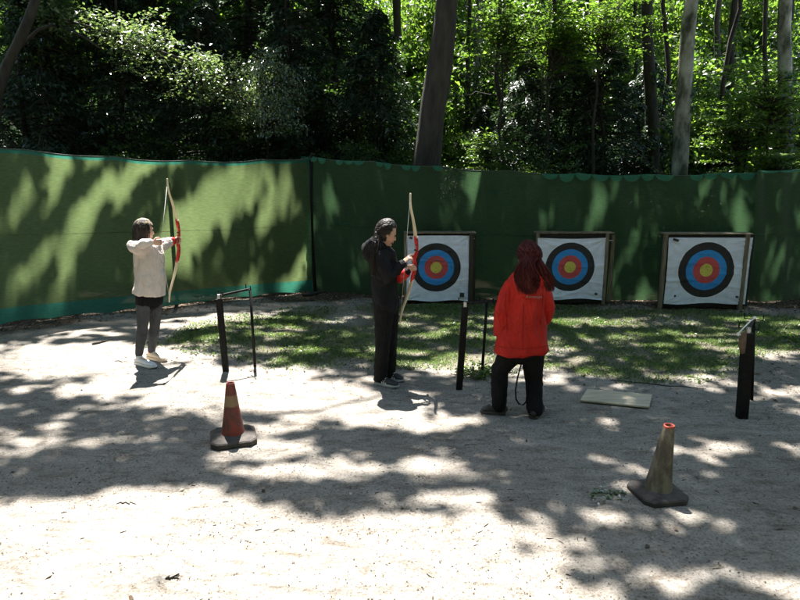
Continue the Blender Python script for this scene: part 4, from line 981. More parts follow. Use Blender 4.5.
def folds(amp, f=(9, 9, 4), seed=0):
    o = Vector((seed*3.1, seed*1.7, seed))
    def fn(c, n_):
        q = Vector((c.x*f[0], c.y*f[1], c.z*f[2]))+o
        a = mnoise.noise(q); b = mnoise.noise(q*2.3+Vector((5, 2, 1)))
        return amp*((1-abs(a)*2)*.6+b*.5)
    return fn
def fabric(name, c1, c2=None, rough=.85, sc=12, bump=.35):
    def b(n, out):
        p = n.nodes.new('ShaderNodeBsdfPrincipled'); p.inputs['Roughness'].default_value = rough; p.inputs['Specular IOR Level'].default_value = .2
        t = noise_tex(n, sc, 5, .6); rr = ramp(n, t.outputs['Fac'], [(.35, tuple(x*.85 for x in c1)), (.65, c2 or tuple(x*1.25 for x in c1))]); n.links.new(rr.outputs[0], p.inputs['Base Color'])
        t1 = noise_tex(n, 9, 4, .55, stretch=(1.2, 1.2, .55), dist=1.2); b1 = N(n, 'ShaderNodeBump', i_Strength=1.0, i_Distance=.035); n.links.new(t1.outputs['Fac'], b1.inputs['Height'])
        t2 = noise_tex(n, 34, 3, .5, dist=.8); b2 = N(n, 'ShaderNodeBump', i_Strength=.6, i_Distance=.006); n.links.new(t2.outputs['Fac'], b2.inputs['Height']); n.links.new(b1.outputs[0], b2.inputs['Normal'])
        n.links.new(b2.outputs[0], p.inputs['Normal']); n.links.new(p.outputs[0], out.inputs[0])
    return mat(name, b)
def shoe(root, ankle, toe, mt, msole, s=1.0, accent=None, zg=0.0):
    a = Vector(ankle); t = Vector(toe); d = (t-a); d.z = 0; Ln = d.length; d.normalize(); sd = Vector((-d.y, d.x, 0)); g = zg
    a0 = Vector((a.x, a.y, g)); heel = a0-d*.055
    bm = bmesh.new()
    loft(bm, [heel+Vector((0, 0, .052)), a0+d*.02+Vector((0, 0, .056)), a0+d*.09+Vector((0, 0, .050)), a0+d*(Ln*.8)+Vector((0, 0, .042)), a0+d*Ln+Vector((0, 0, .036))], [(.030, .030), (.037, .036), (.040, .030), (.042, .022), (.030, .016)], side=sd, n=14)
    loft(bm, [a0+Vector((0, 0, .05)), a0+d*-.005+Vector((0, 0, .10))], [(.036, .036), (.036, .040)], side=sd, n=12)
    sh = remeshed('shoe', bm, mt, root, .007, 2)
    bm = bmesh.new()
    prof = [(-.062, .028), (-.045, .037), (.02, .038), (.08, .043), (Ln*.85, .044), (Ln+.005, .034), (Ln+.022, .014)]
    top, bot = [], []
    out = [(x, y) for x, y in prof]+[(x, -y) for x, y in prof[::-1]]
    for z, k in ((.002, .96), (.008, 1.03), (.022, 1.03), (.030, .98)):
        top.append([bm.verts.new(a0+d*(x if k > 1 else x*.99)+sd*y*k+Vector((0, 0, z+(.010 if x > Ln*.9 and z < .01 else 0)))) for x, y in out])
    for A_, B_ in zip(top[:-1], top[1:]):
        for i in range(len(out)): bm.faces.new((A_[i], A_[(i+1) % len(out)], B_[(i+1) % len(out)], B_[i]))
    bm.faces.new(top[0][::-1]); bm.faces.new(top[-1])
    so = obj_bm('sole', bm, msole, sh, smooth=False, origin=root.location)
    bm = bmesh.new()
    for i in range(4):
        p = a0+d*(.045+.02*i)+Vector((0, 0, .090-.009*i)); loft(bm, [p-sd*.02, p+Vector((0, 0, .004)), p+sd*.02], [.003]*3, n=6)
    obj_bm('laces', bm, M['white'] if accent is None else accent, sh, origin=root.location)
    if accent:
        for q in (-1, 1):
            bm = bmesh.new()
            for i in range(3):
                p = a0+d*(.03+.022*i)+sd*q*.0385+Vector((0, 0, .040)); loft(bm, [p-Vector((0, 0, .008))+d*.01, p+Vector((0, 0, .026))-d*.008-sd*q*.006], [(.004, .003)]*2, n=6)
            obj_bm('stripes', bm, accent, sh, origin=root.location)
    return sh
def hair_strands(name, roots, root, mt, r=.0022):
    V, F = tube_np([(np.array(p), np.linspace(r, r*.4, len(p))) for p in roots], 4); V = V-np.array(root.location)
    return mesh_np(name, V, F, mt, root, smooth=True)
def ridged(amp, f, seed=0):
    def fn(c, n_): return amp*mnoise.noise(Vector((c.x*f[0]+seed, c.y*f[1], c.z*f[2]))) + amp*.4*mnoise.noise(Vector((c.x*f[0]*2.3+seed, c.y*f[1]*2.3, c.z*f[2]*2.0)))
    return fn
def cap_hair(bm, L_, R, s=1.0, back=1.0):
    """skull-hugging hair volume leaving the face free"""
    tb = bmesh.new(); bmesh.ops.create_uvsphere(tb, u_segments=24, v_segments=18, radius=1)
    c = L_(0, -.016, .020)
    for v in tb.verts:
        x, y, z = v.co
        if y > .35 and z < .45: y = .35-(.45-z)*.25
        v.co = c+R @ Vector((x*.083*s, y*.100*s, z*.112*s))
    me = bpy.data.meshes.new('h'); tb.to_mesh(me); tb.free(); bm.from_mesh(me); bpy.data.meshes.remove(me)

HAIR_D = simple('dark_hair', (.014, .011, .009), (.035, .026, .02), 40, .42, .6, 120, stretch=(1, 1, .2))
HAIR_R = simple('dark_red_hair', (.012, .0015, .002), (.035, .004, .005), 30, .8, .6, 110, stretch=(1, 1, .2))
SWEAT = fabric('pale_sweatshirt', (.64, .56, .50), (.67, .59, .53), sc=4); LEG = fabric('charcoal_leggings', (.062, .064, .070), (.078, .080, .086), sc=5)
BLK = fabric('black_cloth', (.006, .006, .008), (.012, .012, .014), sc=6); BLK2 = fabric('black_trouser_cloth', (.004, .004, .005), (.009, .009, .010), sc=6)
JKT = fabric('red_waterproof', (.43, .015, .009), (.49, .019, .011), rough=.55, sc=5, bump=.15)
JKT2 = fabric('red_waterproof_seam', (.30, .012, .008), rough=.6)

def human(label, Y0, px0, pyb, J, f, hf, hs=1.0, w=1.0):
    """J maps joint -> (px, py, dy); returns root + world joints"""
    G = gp(px0, pyb); base = Vector((G.x, G.y, gzs(G.x, G.y))); root = thing('person', base, label, 'person')
    P_ = {k: at(v[0], v[1], Y0+v[2]) for k, v in J.items()}
    return root, P_
def legs_loft(bm, P_, R_, side):
    for q in 'RL':
        loft(bm, [P_['hip'+q], P_['hip'+q].lerp(P_['kn'+q], .5), P_['kn'+q], P_['kn'+q].lerp(P_['an'+q], .35), P_['an'+q]], R_, side=side, n=16)

# ---- person 1: pale sweatshirt, drawing a bow
Y1 = gp(145, 362).y
J1 = dict(head=(144.5, 231, 0), neck=(147, 245, 0), chest=(149, 256, 0), waist=(150, 276, 0), hip=(149, 293, 0),
          shR=(139, 248, -.12), elR=(132, 246, -.24), wrR=(152, 242.5, -.16), shL=(158, 246.5, .14), elL=(167, 243, .28), wrL=(174, 240.5, .40),
          hipR=(144, 297, -.07), knR=(142.5, 327, -.08), anR=(139, 354, -.09), hipL=(155, 296, .07), knL=(155, 324, .09), anL=(151.5, 351, .12), toeR=(154, 363, -.22), toeL=(165, 358, 0.02))
f1 = Vector((.80, -.60, 0)); s1 = Vector((f1.y, -f1.x, 0)); d1 = Vector((.53, .85, 0)).normalized()
p1, Q = human('archer in a pale sweatshirt and grey leggings drawing a bow at the left', Y1, 146, 360, J1, f1, d1)
bm = bmesh.new()
L1, R1 = head(bm, Q['head'], d1*1.0+f1*.12+Vector((0, 0, -.05)), s=1.0)
loft(bm, [Q['head']+Vector((0, 0, -.05)), Q['neck'], Q['neck']+Vector((0, 0, -.05))], [.046, .046, .06], side=s1, n=14)
loft(bm, [Q['hip']+Vector((0, 0, -.05)), Q['hip'], Q['waist'], Q['chest'], Q['chest']+Vector((0, 0, .07))], [(.12, .10), (.14, .105), (.115, .085), (.135, .095), (.12, .07)], side=s1, n=20)
legs_loft(bm, Q, [.075, .064, .048, .048, .032], s1)
for q in 'RL': loft(bm, [Q['sh'+q], Q['sh'+q].lerp(Q['el'+q], .5), Q['el'+q], Q['wr'+q]], [.042, .038, .032, .021], n=14)
for q in 'RL':
    a = Q['an'+q]; t = Q['toe'+q].copy(); t.z = .03; loft(bm, [a, a+Vector((0, 0, -.05)), a.lerp(t, .5)+Vector((0, 0, -.03))], [.03, .032, .03], n=10)
grip1 = at(177, 241, Y1+.47)
hand(bm, Q['wrL'], grip1-Q['wrL'], Vector((0, -.5, 0))+Vector((.6, 0, 0)), (0, 0, 1), curl=1.25, s=.92)
hand(bm, Q['wrR'], Vector((.9, .15, 0)), -s1*.2+Vector((.1, .6, .0)), (0, 0, 1), curl=1.15, s=.92)
bo = remeshed('body', bm, M['skin'], p1, .0055, 2)
face_extra(p1, L1, R1)
bm = bmesh.new()
loft(bm, [Q['hip']+Vector((0, 0, -.01)), Q['waist']+Vector((0, 0, -.03)), Q['waist']+Vector((0, 0, .09)), Q['chest']+Vector((0, 0, .02)), Q['chest']+Vector((0, 0, .09)), Q['neck']+Vector((0, 0, .0))], [(.172, .145), (.165, .135), (.158, .130), (.165, .125), (.150, .10), (.072, .07)], side=s1, n=24, cap=False)
for q in 'RL': loft(bm, [Q['sh'+q]+(Q['chest']-Q['sh'+q])*.25, Q['sh'+q], Q['sh'+q].lerp(Q['el'+q], .5), Q['el'+q], Q['el'+q].lerp(Q['wr'+q], .5), Q['wr'+q]+(Q['el'+q]-Q['wr'+q]).normalized()*.02], [.085, .070, .064, .058, .050, .036], n=16)
sw = remeshed('sweatshirt', bm, SWEAT, p1, .009, 3, disp=folds(.016, (9, 9, 5), 3))
bm = bmesh.new(); loft(bm, [Q['hip']+Vector((0, 0, -.09)), Q['hip']+Vector((0, 0, -.02))], [(.13, .115), (.145, .125)], side=s1, n=20)
for q in 'RL': loft(bm, [Q['hip'+q], Q['hip'+q].lerp(Q['kn'+q], .22)], [(.088), (.083)], n=16)
remeshed('shorts', bm, BLK2, p1, .009, 2, disp=folds(.004, (12, 12, 8), 4))
bm = bmesh.new(); legs_loft(bm, Q, [.084, .073, .056, .056, .040], s1); remeshed('leggings', bm, LEG, p1, .008, 2, disp=folds(.003, (14, 14, 20), 5))
SHOE_W = simple('white_trainer', (.66, .66, .66), (.74, .74, .73), 20, .6, .2); SHOE_SUN = simple('sunlit_white_trainer', (.62, .50, .36), (.72, .58, .42), 20, .6, .2); SOCK = fabric('red_sock', (.45, .03, .03))  # both trainers are white; the sunlit one has its warm light painted in
shoe(p1, Q['anR'], Q['toeR'], SHOE_W, M['white'], zg=base.z if False else p1.location.z); shoe(p1, Q['anL'], Q['toeL'], SHOE_SUN, SHOE_SUN, zg=p1.location.z)
bm = bmesh.new(); loft(bm, [Vector((Q['anL'].x, Q['anL'].y, .085)), Vector((Q['anL'].x, Q['anL'].y, .13))], [.038, .038], n=14); obj_bm('sock', bm, SOCK, p1)
bm = bmesh.new(); cap_hair(bm, L1, R1, 1.06); loft(bm, [L1(0, -.07, -.03), L1(0, -.065, -.085)], [(.06, .03), (.045, .02)], side=s1, n=14)
remeshed('hair', bm, HAIR_D, p1, .006, 1, disp=ridged(.007, (45, 45, 22), 2))
def band_m(n, out):
    p = n.nodes.new('ShaderNodeBsdfPrincipled'); p.inputs['Roughness'].default_value = .8; t = noise_tex(n, 26, 3, .6); r = ramp(n, t.outputs['Fac'], [(.48, (.012, .010, .009)), (.56, (.28, .21, .14))], 'LINEAR'); n.links.new(r.outputs[0], p.inputs['Base Color']); n.links.new(p.outputs[0], out.inputs[0])
M['band'] = mat('patterned_headscarf', band_m)
bm = bmesh.new(); ball(bm, L1(0, -.012, .045), (.090, .104, .095), rot=R1, seg=24, rings=14)
for v in list(bm.verts):
    if (v.co-L1(0, 0, .045)).dot(R1 @ Vector((0, -.25, 1))) < .0: bm.verts.remove(v)
obj_bm('headscarf', bm, M['band'], p1)
# arm guard
bm = bmesh.new(); a = Q['elL'].lerp(Q['wrL'], .35); b = Q['elL'].lerp(Q['wrL'], .92); loft(bm, [a, b], [.055, .044], n=16, cap=False); g = obj_bm('forearm_guard', bm, M['red_metal'], p1); g['label'] = 'red forearm guard'
nock1 = Q['wrR']+Vector((.085, .03, .0))
bow('red and cream recurve bow drawn by the archer in the pale sweatshirt', grip1+d1*.01, at(168.5, 185, Y1+.42)-at(170.5, 306, Y1+.42), d1, .70, .125, pull=nock1)
arrow('arrow nocked on the bow of the archer in the pale sweatshirt', nock1, grip1+d1*.05+Vector((0, 0, .03)))

# ---- person 2: black hoodie, looking down at the bow
Y2 = gp(386, 381).y
J2 = dict(head=(387, 233, 0), neck=(383, 248, 0), chest=(384, 262, 0), waist=(384, 285, 0), hip=(386, 303, 0),
          shR=(382, 256, -.13), elR=(388, 278, -.17), wrR=(403, 263, -.06), shL=(388, 255, .15), elL=(396, 277, .13), wrL=(408, 271, .05),
          hipR=(384, 306, -.06), knR=(383, 341, -.07), anR=(380.5, 373, -.07), hipL=(389, 306, .07), knL=(390, 340, .08), anL=(389, 371, .09), toeR=(397, 383, -.16), toeL=(402, 380, .02))
f2 = Vector((.93, -.12, 0)).normalized(); s2 = Vector((f2.y, -f2.x, 0))
p2, Q = human('archer in black with a long plait looking down at a bow', Y2, 387, 380, J2, f2, f2)
bm = bmesh.new()
L2, R2 = head(bm, Q['head'], Vector((.86, .25, -.38)), s=1.0)
loft(bm, [Q['head']+Vector((-.02, 0, -.05)), Q['neck'], Q['neck']+Vector((0, 0, -.05))], [.046, .046, .06], side=s2, n=14)
loft(bm, [Q['hip']+Vector((0, 0, -.05)), Q['hip'], Q['waist'], Q['chest'], Q['chest']+Vector((0, 0, .07))], [(.12, .10), (.14, .105), (.115, .085), (.135, .095), (.12, .07)], side=s2, n=20)
legs_loft(bm, Q, [.075, .064, .048, .048, .032], s2)
for q in 'RL': loft(bm, [Q['sh'+q], Q['sh'+q].lerp(Q['el'+q], .5), Q['el'+q], Q['wr'+q]], [.042, .038, .032, .021], n=14)
for q in 'RL': loft(bm, [Q['an'+q], Q['an'+q]+Vector((0, 0, -.05))], [.03, .03], n=10)
grip2 = at(414.5, 266, Y2+.06)
hand(bm, Q['wrL'], grip2+Vector((0, -.02, 0))-Q['wrL'], Vector((.3, -.9, 0)), (0, 0, 1), curl=1.2, s=.92)
hand(bm, Q['wrR'], Vector((.55, .1, .5)), Vector((.7, .5, -.5)), (0, -.3, 1), curl=.75, s=.92, curls=[.25, .8, 1.0, 1.1])
remeshed('body', bm, M['skin'], p2, .0055, 2); face_extra(p2, L2, R2)
bm = bmesh.new()
loft(bm, [Q['hip']+Vector((0, 0, -.03)), Q['hip']+Vector((0, 0, .03)), Q['waist'], Q['chest']+Vector((0, 0, -.03)), Q['chest']+Vector((0, 0, .09)), Q['neck']+Vector((0, 0, .0))], [(.165, .122), (.168, .125), (.150, .118), (.165, .125), (.150, .105), (.072, .068)], side=s2, n=24)
for q in 'RL': loft(bm, [Q['sh'+q]+(Q['chest']-Q['sh'+q])*.25, Q['sh'+q], Q['sh'+q].lerp(Q['el'+q], .5), Q['el'+q], Q['el'+q].lerp(Q['wr'+q], .5), Q['wr'+q]+(Q['el'+q]-Q['wr'+q]).normalized()*.01], [.085, .070, .066, .062, .052, .036], n=16)
ho = remeshed('hooded_top', bm, BLK, p2, .009, 3, disp=folds(.015, (10, 10, 6), 7))
bm = bmesh.new(); hc_ = at(371, 252, Y2)
loft(bm, [at(381, 247, Y2-.08), at(373, 243, Y2-.06), at(367.5, 248, Y2), at(369, 256, Y2+.02), at(375, 262, Y2+.02)], [(.05, .05), (.075, .06), (.095, .060), (.09, .055), (.06, .045)], side=(0, 1, 0), n=16)
loft(bm, [at(381, 247, Y2+.09), at(373, 244, Y2+.07), at(369, 250, Y2)], [(.045, .045), (.06, .05), (.07, .05)], side=(0, 1, 0), n=14)
remeshed('hood', bm, BLK, ho, .009, 2, disp=folds(.010, (14, 14, 10), 9), origin=p2.location)
bm = bmesh.new(); 
for q in 'RL': loft(bm, [Q['hip'+q]+Vector((0, 0, .06)), Q['hip'+q], Q['hip'+q].lerp(Q['kn'+q], .5), Q['kn'+q], Q['kn'+q].lerp(Q['an'+q], .5), Q['an'+q]+Vector((0, 0, -.035))], [.10, .102, .088, .074, .070, .066], side=s2, n=16)
remeshed('trousers', bm, BLK2, p2, .009, 3, disp=folds(.008, (8, 8, 12), 11))
SH_B = simple('black_trainer', (.012, .012, .013), (.022, .022, .024), 20, .6, .2); SOLE_G = simple('grey_sole', (.28, .28, .28), (.4, .4, .39), 20, .7)
for q in 'RL': shoe(p2, Q['an'+q], Q['toe'+q], SH_B, SOLE_G, accent=M['white'], zg=p2.location.z)
bm = bmesh.new(); cap_hair(bm, L2, R2, 1.05)
remeshed('hair', bm, HAIR_D, p2, .006, 1, disp=ridged(.006, (60, 60, 30), 6))
bm = bmesh.new(); pl = [L2(0.02, -.095, -.01), at(376.5, 243, Y2-.11), at(375, 250, Y2-.13), at(374.5, 258, Y2-.135), at(374, 266, Y2-.13), at(374, 275, Y2-.12)]
for i in range(26):
    t = i/25*(len(pl)-1); k = min(int(t), len(pl)-2); c = pl[k].lerp(pl[k+1], t-k); r = .024*(1-.45*i/25)
    ball(bm, c+Vector((.011*(-1)**i, 0, 0)), (r, r*.8, r*.72), seg=10, rings=8)
remeshed('plait', bm, HAIR_D, p2, .005, 3)
bm = bmesh.new(); a = Q['elL'].lerp(Q['wrL'], .2)+Vector((0, -.02, -.01)); b = Q['elL'].lerp(Q['wrL'], .9)+Vector((0, -.02, -.005)); loft(bm, [a, b], [.070, .048], n=16, cap=False); g = obj_bm('forearm_guard', bm, M['red_metal'], p2); g['label'] = 'red forearm guard'
d2 = Vector((.78, .62, 0)); tp, bt = at(412, 191, Y2+.0), at(402, 313, Y2+.0)
bow('red and cream recurve bow held upright by the archer in black', grip2+Vector((.0, .0, .07)), tp-bt, d2, .635, .115)
arrow('arrow on the bow of the archer in black, pointing towards the left target', at(410, 256, Y2), at(445, 262, Y2+.55))

# ---- person 3: red jacket, seen from behind
Y3 = gp(517, 412).y
J3 = dict(head=(527, 257, 0), neck=(527, 275, 0), chest=(525, 292, 0), waist=(524, 322, 0), hip=(522, 345, 0),
          shR=(541, 285, .04), elR=(548, 307, .05), wrR=(541, 325, .16), shL=(510, 287, -.03), elL=(501, 311, -.06), wrL=(500, 332, .03),
          hipR=(532, 350, .02), knR=(534, 380, .04), anR=(535, 406, -.10), hipL=(513, 350, -.0), knL=(499.5, 371, .0), anL=(499, 402, -.03), toeR=(541, 404, .10), toeL=(483, 409, .00))
f3 = Vector((-.25, .97, 0)).normalized(); s3 = Vector((f3.y, -f3.x, 0))
p3, Q = human('person in a long red jacket with dark red hair, seen from behind', Y3, 517, 412, J3, f3, f3)
bm = bmesh.new()
L3, R3 = head(bm, Q['head'], Vector((-.30, .95, -.15)), s=1.0)
loft(bm, [Q['head']+Vector((0, -.01, -.05)), Q['neck'], Q['neck']+Vector((0, 0, -.05))], [.048, .048, .065], side=s3, n=14)
loft(bm, [Q['hip']+Vector((0, 0, -.05)), Q['hip'], Q['waist'], Q['chest'], Q['chest']+Vector((0, 0, .07))], [(.13, .11), (.15, .115), (.13, .10), (.15, .105), (.13, .08)], side=s3, n=20)
legs_loft(bm, Q, [.080, .068, .052, .05, .034], s3)
for q in 'RL': loft(bm, [Q['sh'+q], Q['sh'+q].lerp(Q['el'+q], .5), Q['el'+q], Q['wr'+q]], [.045, .042, .035, .023], n=14)
for q in 'RL': loft(bm, [Q['an'+q], Q['an'+q]+Vector((0, 0, -.04))], [.03, .03], n=10)
hand(bm, Q['wrL'], Vector((.15, .35, -.8)), Vector((.9, .2, .1)), (0, 1, 0), curl=.5, s=.95); hand(bm, Q['wrR'], Vector((-.3, .5, -.6)), Vector((-.9, .2, .1)), (0, 1, 0), curl=.8, s=.95)
remeshed('body', bm, M['skin'], p3, .0055, 2); face_extra(p3, L3, R3)
hem = at(522, 351, Y3)
bm = bmesh.new()
loft(bm, [hem+Vector((0, 0, .0)), Q['hip']+Vector((0, 0, .06)), Q['waist'], Q['chest']+Vector((0, 0, -.04)), Q['chest']+Vector((0, 0, .07)), Q['chest']+Vector((.005, 0, .13)), Q['neck']+Vector((0, 0, .04))], [(.238, .16), (.212, .148), (.178, .132), (.172, .125), (.168, .110), (.130, .09), (.08, .078)], side=s3, n=32, cap=False)
for q in 'RL': loft(bm, [Q['sh'+q]+(Q['chest']-Q['sh'+q])*.2, Q['sh'+q], Q['sh'+q].lerp(Q['el'+q], .5), Q['el'+q], Q['el'+q].lerp(Q['wr'+q], .5), Q['wr'+q]+Vector((0, 0, .0))], [.072, .066, .060, .056, .050, .045], n=16)
jk = remeshed('jacket', bm, JKT, p3, .010, 3, disp=folds(.030, (6, 6, 2.4), 13))
bm = bmesh.new(); pts = []
loft(bm, [Q['neck']+Vector((-.03, -.07, -.05)), Q['neck']+Vector((.02, -.115, -.075)), Q['neck']+Vector((.09, -.105, -.03)), Q['neck']+Vector((.105, -.03, .01))], [(.045, .028), (.062, .034), (.060, .032), (.04, .03)], side=(0, 0, 1), n=14)
remeshed('hood', bm, JKT, jk, .008, 2, disp=folds(.008, (14, 14, 14), 15), origin=p3.location)
bm = bmesh.new(); loft(bm, [Q['wrL']+Vector((0, 0, -.03)), Q['wrL']+Vector((0, 0, .005))], [.053, .053], n=18, cap=False); obj_bm('cuff', bm, JKT2, jk, origin=p3.location)
# hem band
bm = bmesh.new()
loft(bm, [Q['hip']+Vector((0, 0, -.05)), Q['hip']+Vector((0, 0, .05))], [(.16, .13), (.165, .13)], side=s3, n=20)
for q in 'RL': loft(bm, [Q['hip'+q]+Vector((0, 0, .04)), Q['hip'+q], Q['hip'+q].lerp(Q['kn'+q], .5), Q['kn'+q], Q['kn'+q].lerp(Q['an'+q], .5), Q['an'+q]+Vector((0, 0, -.03))], [.105, .105, .090, .076, .070, .070 if q == 'R' else .064], side=s3, n=16)
remeshed('trousers', bm, BLK2, p3, .009, 3, disp=folds(.009, (8, 8, 12), 17))
SH_D = simple('dark_walking_shoe', (.02, .018, .017), (.05, .045, .042), 20, .8, .4); 
for q in 'RL': shoe(p3, Q['an'+q], Q['toe'+q], SH_D, M['rubber'], zg=p3.location.z, accent=None)
bm = bmesh.new(); cap_hair(bm, L3, R3, 1.10)
loft(bm, [L3(-.01, -.07, .0), L3(-.01, -.09, -.04), at(525, 267, Y3-.16), at(526, 275, Y3-.18), at(527.5, 283, Y3-.175)], [.022, (.022, .018), (.046, .022), (.052, .022), (.030, .014)], side=(1, 0, 0), n=16)
loft(bm, [L3(.05, -.06, -.02), at(540, 264, Y3-.09), at(545, 273, Y3-.10), at(548, 281, Y3-.10)], [.036, (.036, .03), (.032, .026), (.018, .014)], side=(1, 0, 0), n=14)
hr = remeshed('hair', bm, HAIR_R, p3, .007, 3)
HAIR_S = leaf_mat('dark_red_hair_strand', [(0, (.012, .003, .003)), (.5, (.05, .009, .009)), (.9, (.11, .020, .018)), (1, (.22, .06, .04))], trans=0, gloss=.15, rough=.6)
st_ = []
def smooth_path(K_, n=16):
    K_ = np.array([list(k) for k in K_]); t = np.linspace(0, 1, len(K_)); tt = np.linspace(0, 1, n); P = np.stack([np.interp(tt, t, K_[:, i]) for i in range(3)], 1)
    for _ in range(3): P[1:-1] = (P[:-2]+2*P[1:-1]+P[2:])/4
    return P
for i in range(1700):
    az = RNG.uniform(-math.pi*.55, math.pi*.55); el = RNG.uniform(-.25, 1.45)
    sx_, sy_, sz_ = math.sin(az)*math.cos(el), -math.cos(az)*math.cos(el), math.sin(el)
    S0 = L3(sx_*.096, -.016+sy_*.115, .020+sz_*.126)
    rt_side = (RNG.random() < .33)
    lo = RNG.normal(0, 1, 3); ph = RNG.uniform(0, 6.28)
    if not rt_side:
        S1 = L3(-.005+sx_*.075, -.118, .0+sz_*.03+.01*lo[1]); x = float(np.clip(lo[0]*.050, -.085, .105))
        K_ = [S0, (S0+S1)/2+R3 @ Vector((sx_*.02, -.03, .012)), S1, at(524, 263, Y3-.185)+Vector((x*.55, .012*lo[1], 0)), at(524.5, 273, Y3-.225+abs(x)*.6)+Vector((x*1.1, .008*lo[2], 0)), at(527, 283, Y3-.215+abs(x)*.5)+Vector((x*1.05, 0, 0)), at(528, 286+RNG.uniform(-11, 9), Y3-.20)+Vector((x*.75, 0, 0))]
    else:
        x = float(np.clip(lo[0]*.020, -.04, .04)); S1 = L3(.055+.01*lo[2], -.085, -.01)
        K_ = [S0, (S0+S1)/2+R3 @ Vector((.018, -.02, .01)), S1, at(539, 263, Y3-.115)+Vector((x, .01*lo[1], 0)), at(544, 272, Y3-.135)+Vector((x*1.2, .008*lo[2], 0)), at(548, 281, Y3-.125)+Vector((x*1.0, 0, 0)), at(550, 284+RNG.uniform(-9, 8), Y3-.11)+Vector((x*.7, 0, 0))]
    P = smooth_path(K_); tt = np.linspace(0, 1, len(P)); w = .014*np.clip(tt*2-.8, 0, 1)
    P[:, 0] += w*np.sin(tt*15+ph); P[:, 1] += w*.5*np.cos(tt*13+ph)
    st_.append(P)
hair_strands('hair_strands', st_, p3, HAIR_S, .0023)
def scalp_strands(L_, R_, pr, n, knot, jit, mt, s_=1.0, fall=None):
    out = []
    for i in range(n):
        az = RNG.uniform(-math.pi*.62, math.pi*.62); el = RNG.uniform(-.3, 1.5); sx_, sy_, sz_ = math.sin(az)*math.cos(el), -math.cos(az)*math.cos(el), math.sin(el)
        S0 = L_(sx_*.088*s_, -.016+sy_*.105*s_, .020+sz_*.118*s_)
        if fall is None: E = Vector(knot)+Vector(RNG.normal(0, jit, 3))
        else: E = L_(sx_*.092*s_, -.02+sy_*.11*s_, -.075+RNG.uniform(-.03, .03))
        Mi = (S0+E)/2; c_ = L_(0, -.016, .02); dd = (Mi-c_); Mi = c_+dd.normalized()*max(dd.length, .108*s_)
        out.append(smooth_path([S0, S0.lerp(Mi, .5)+dd.normalized()*.006, Mi, E], 9)+RNG.normal(0, .0012, (9, 3)))
    return hair_strands('hair_strands', out, pr, mt, .0026)
HAIR_B = leaf_mat('dark_brown_hair_strand', [(0, (.006, .005, .004)), (.6, (.022, .016, .012)), (1, (.07, .052, .04))], trans=0, gloss=.3, rough=.5)
scalp_strands(L2, R2, p2, 420, L2(0.01, -.10, -.02), .012, HAIR_B)
scalp_strands(L1, R1, p1, 260, None, 0, HAIR_B, fall=1)
st_ = []
for i in range(140):
    q_ = RNG.normal(0, 1, 3); ph = RNG.uniform(0, 6.28); K_ = [p_+Vector((q_[0]*w_, q_[1]*w_*.7, 0)) for p_, w_ in zip(pl, (.008, .020, .026, .024, .018, .010))]; P = smooth_path(K_, 14); P[:, 0] += .005*np.sin(np.linspace(0, 14, 14)+ph); st_.append(P)
hair_strands('plait_strands', st_, p2, HAIR_B, .0022)
# lettering on the back
tc = bpy.data.curves.new('lettering', 'FONT'); tc.body = 'Adventure'; tc.size = .034; tc.align_x = 'CENTER'; tc.extrude = .0008; tc.space_character = 1.05
to = bpy.data.objects.new('t', tc); link(to); dg = bpy.context.evaluated_depsgraph_get(); dg.update(); me = bpy.data.meshes.new_from_object(to.evaluated_get(dg)); bpy.data.objects.remove(to)
me.materials.clear(); me.materials.append(simple('faded_print', (.42, .26, .24), None, 30, .7)); lt = bpy.data.objects.new('lettering', me); link(lt, jk)
LETTER = (lt, at(534, 298, Y3), jk)
# strap loop hanging from the jacket
q0 = at(523, 352, Y3-.05)
stp = thing('strap', q0, 'thin dark strap hanging in a loop between the legs of the person in red', 'strap')
lp = [at(x, y, Y3-.06) for x, y in [(523, 352), (521, 365), (517.5, 378), (515.5, 390), (516, 399), (519, 404), (523, 405), (526, 402), (527, 396), (527, 388), (527, 380)]]
bm = bmesh.new(); loft(bm, lp, [(.007, .0025)]*len(lp), side=(1, 0, 0), n=8, cap=False); obj_bm('strap_band', bm, BLK, stp)

# place lettering on the jacket's surface
lt, lp0, jk_ = LETTER
dg = bpy.context.evaluated_depsgraph_get(); dg.update()
ctr = lp0; origin = Vector((0, 0, HC)); dirn = (ctr-origin).normalized()
ok, loc, nor, _ = jk_.ray_cast(jk_.matrix_world.inverted() @ origin if False else origin-p3.location, dirn)
if ok:
    wl = loc+p3.location; n_ = Vector((nor.x, nor.y, 0)).normalized(); n_ = (n_+Vector((0, -2.5, 0))).normalized()
    up_ = Vector((0, 0, 1)); rt = up_.cross(n_).normalized(); Rm = Matrix((rt, up_, n_)).transposed() @ Matrix.Rotation(-.10, 3, 'Z')
    for v in lt.data.vertices:
        w = wl+Rm @ v.co
        ok2, l2, n2, _ = jk_.ray_cast(w+n_*.12-p3.location, -n_)
        v.co = (l2+n_*(.008+v.co.z)) if ok2 else (w-p3.location)

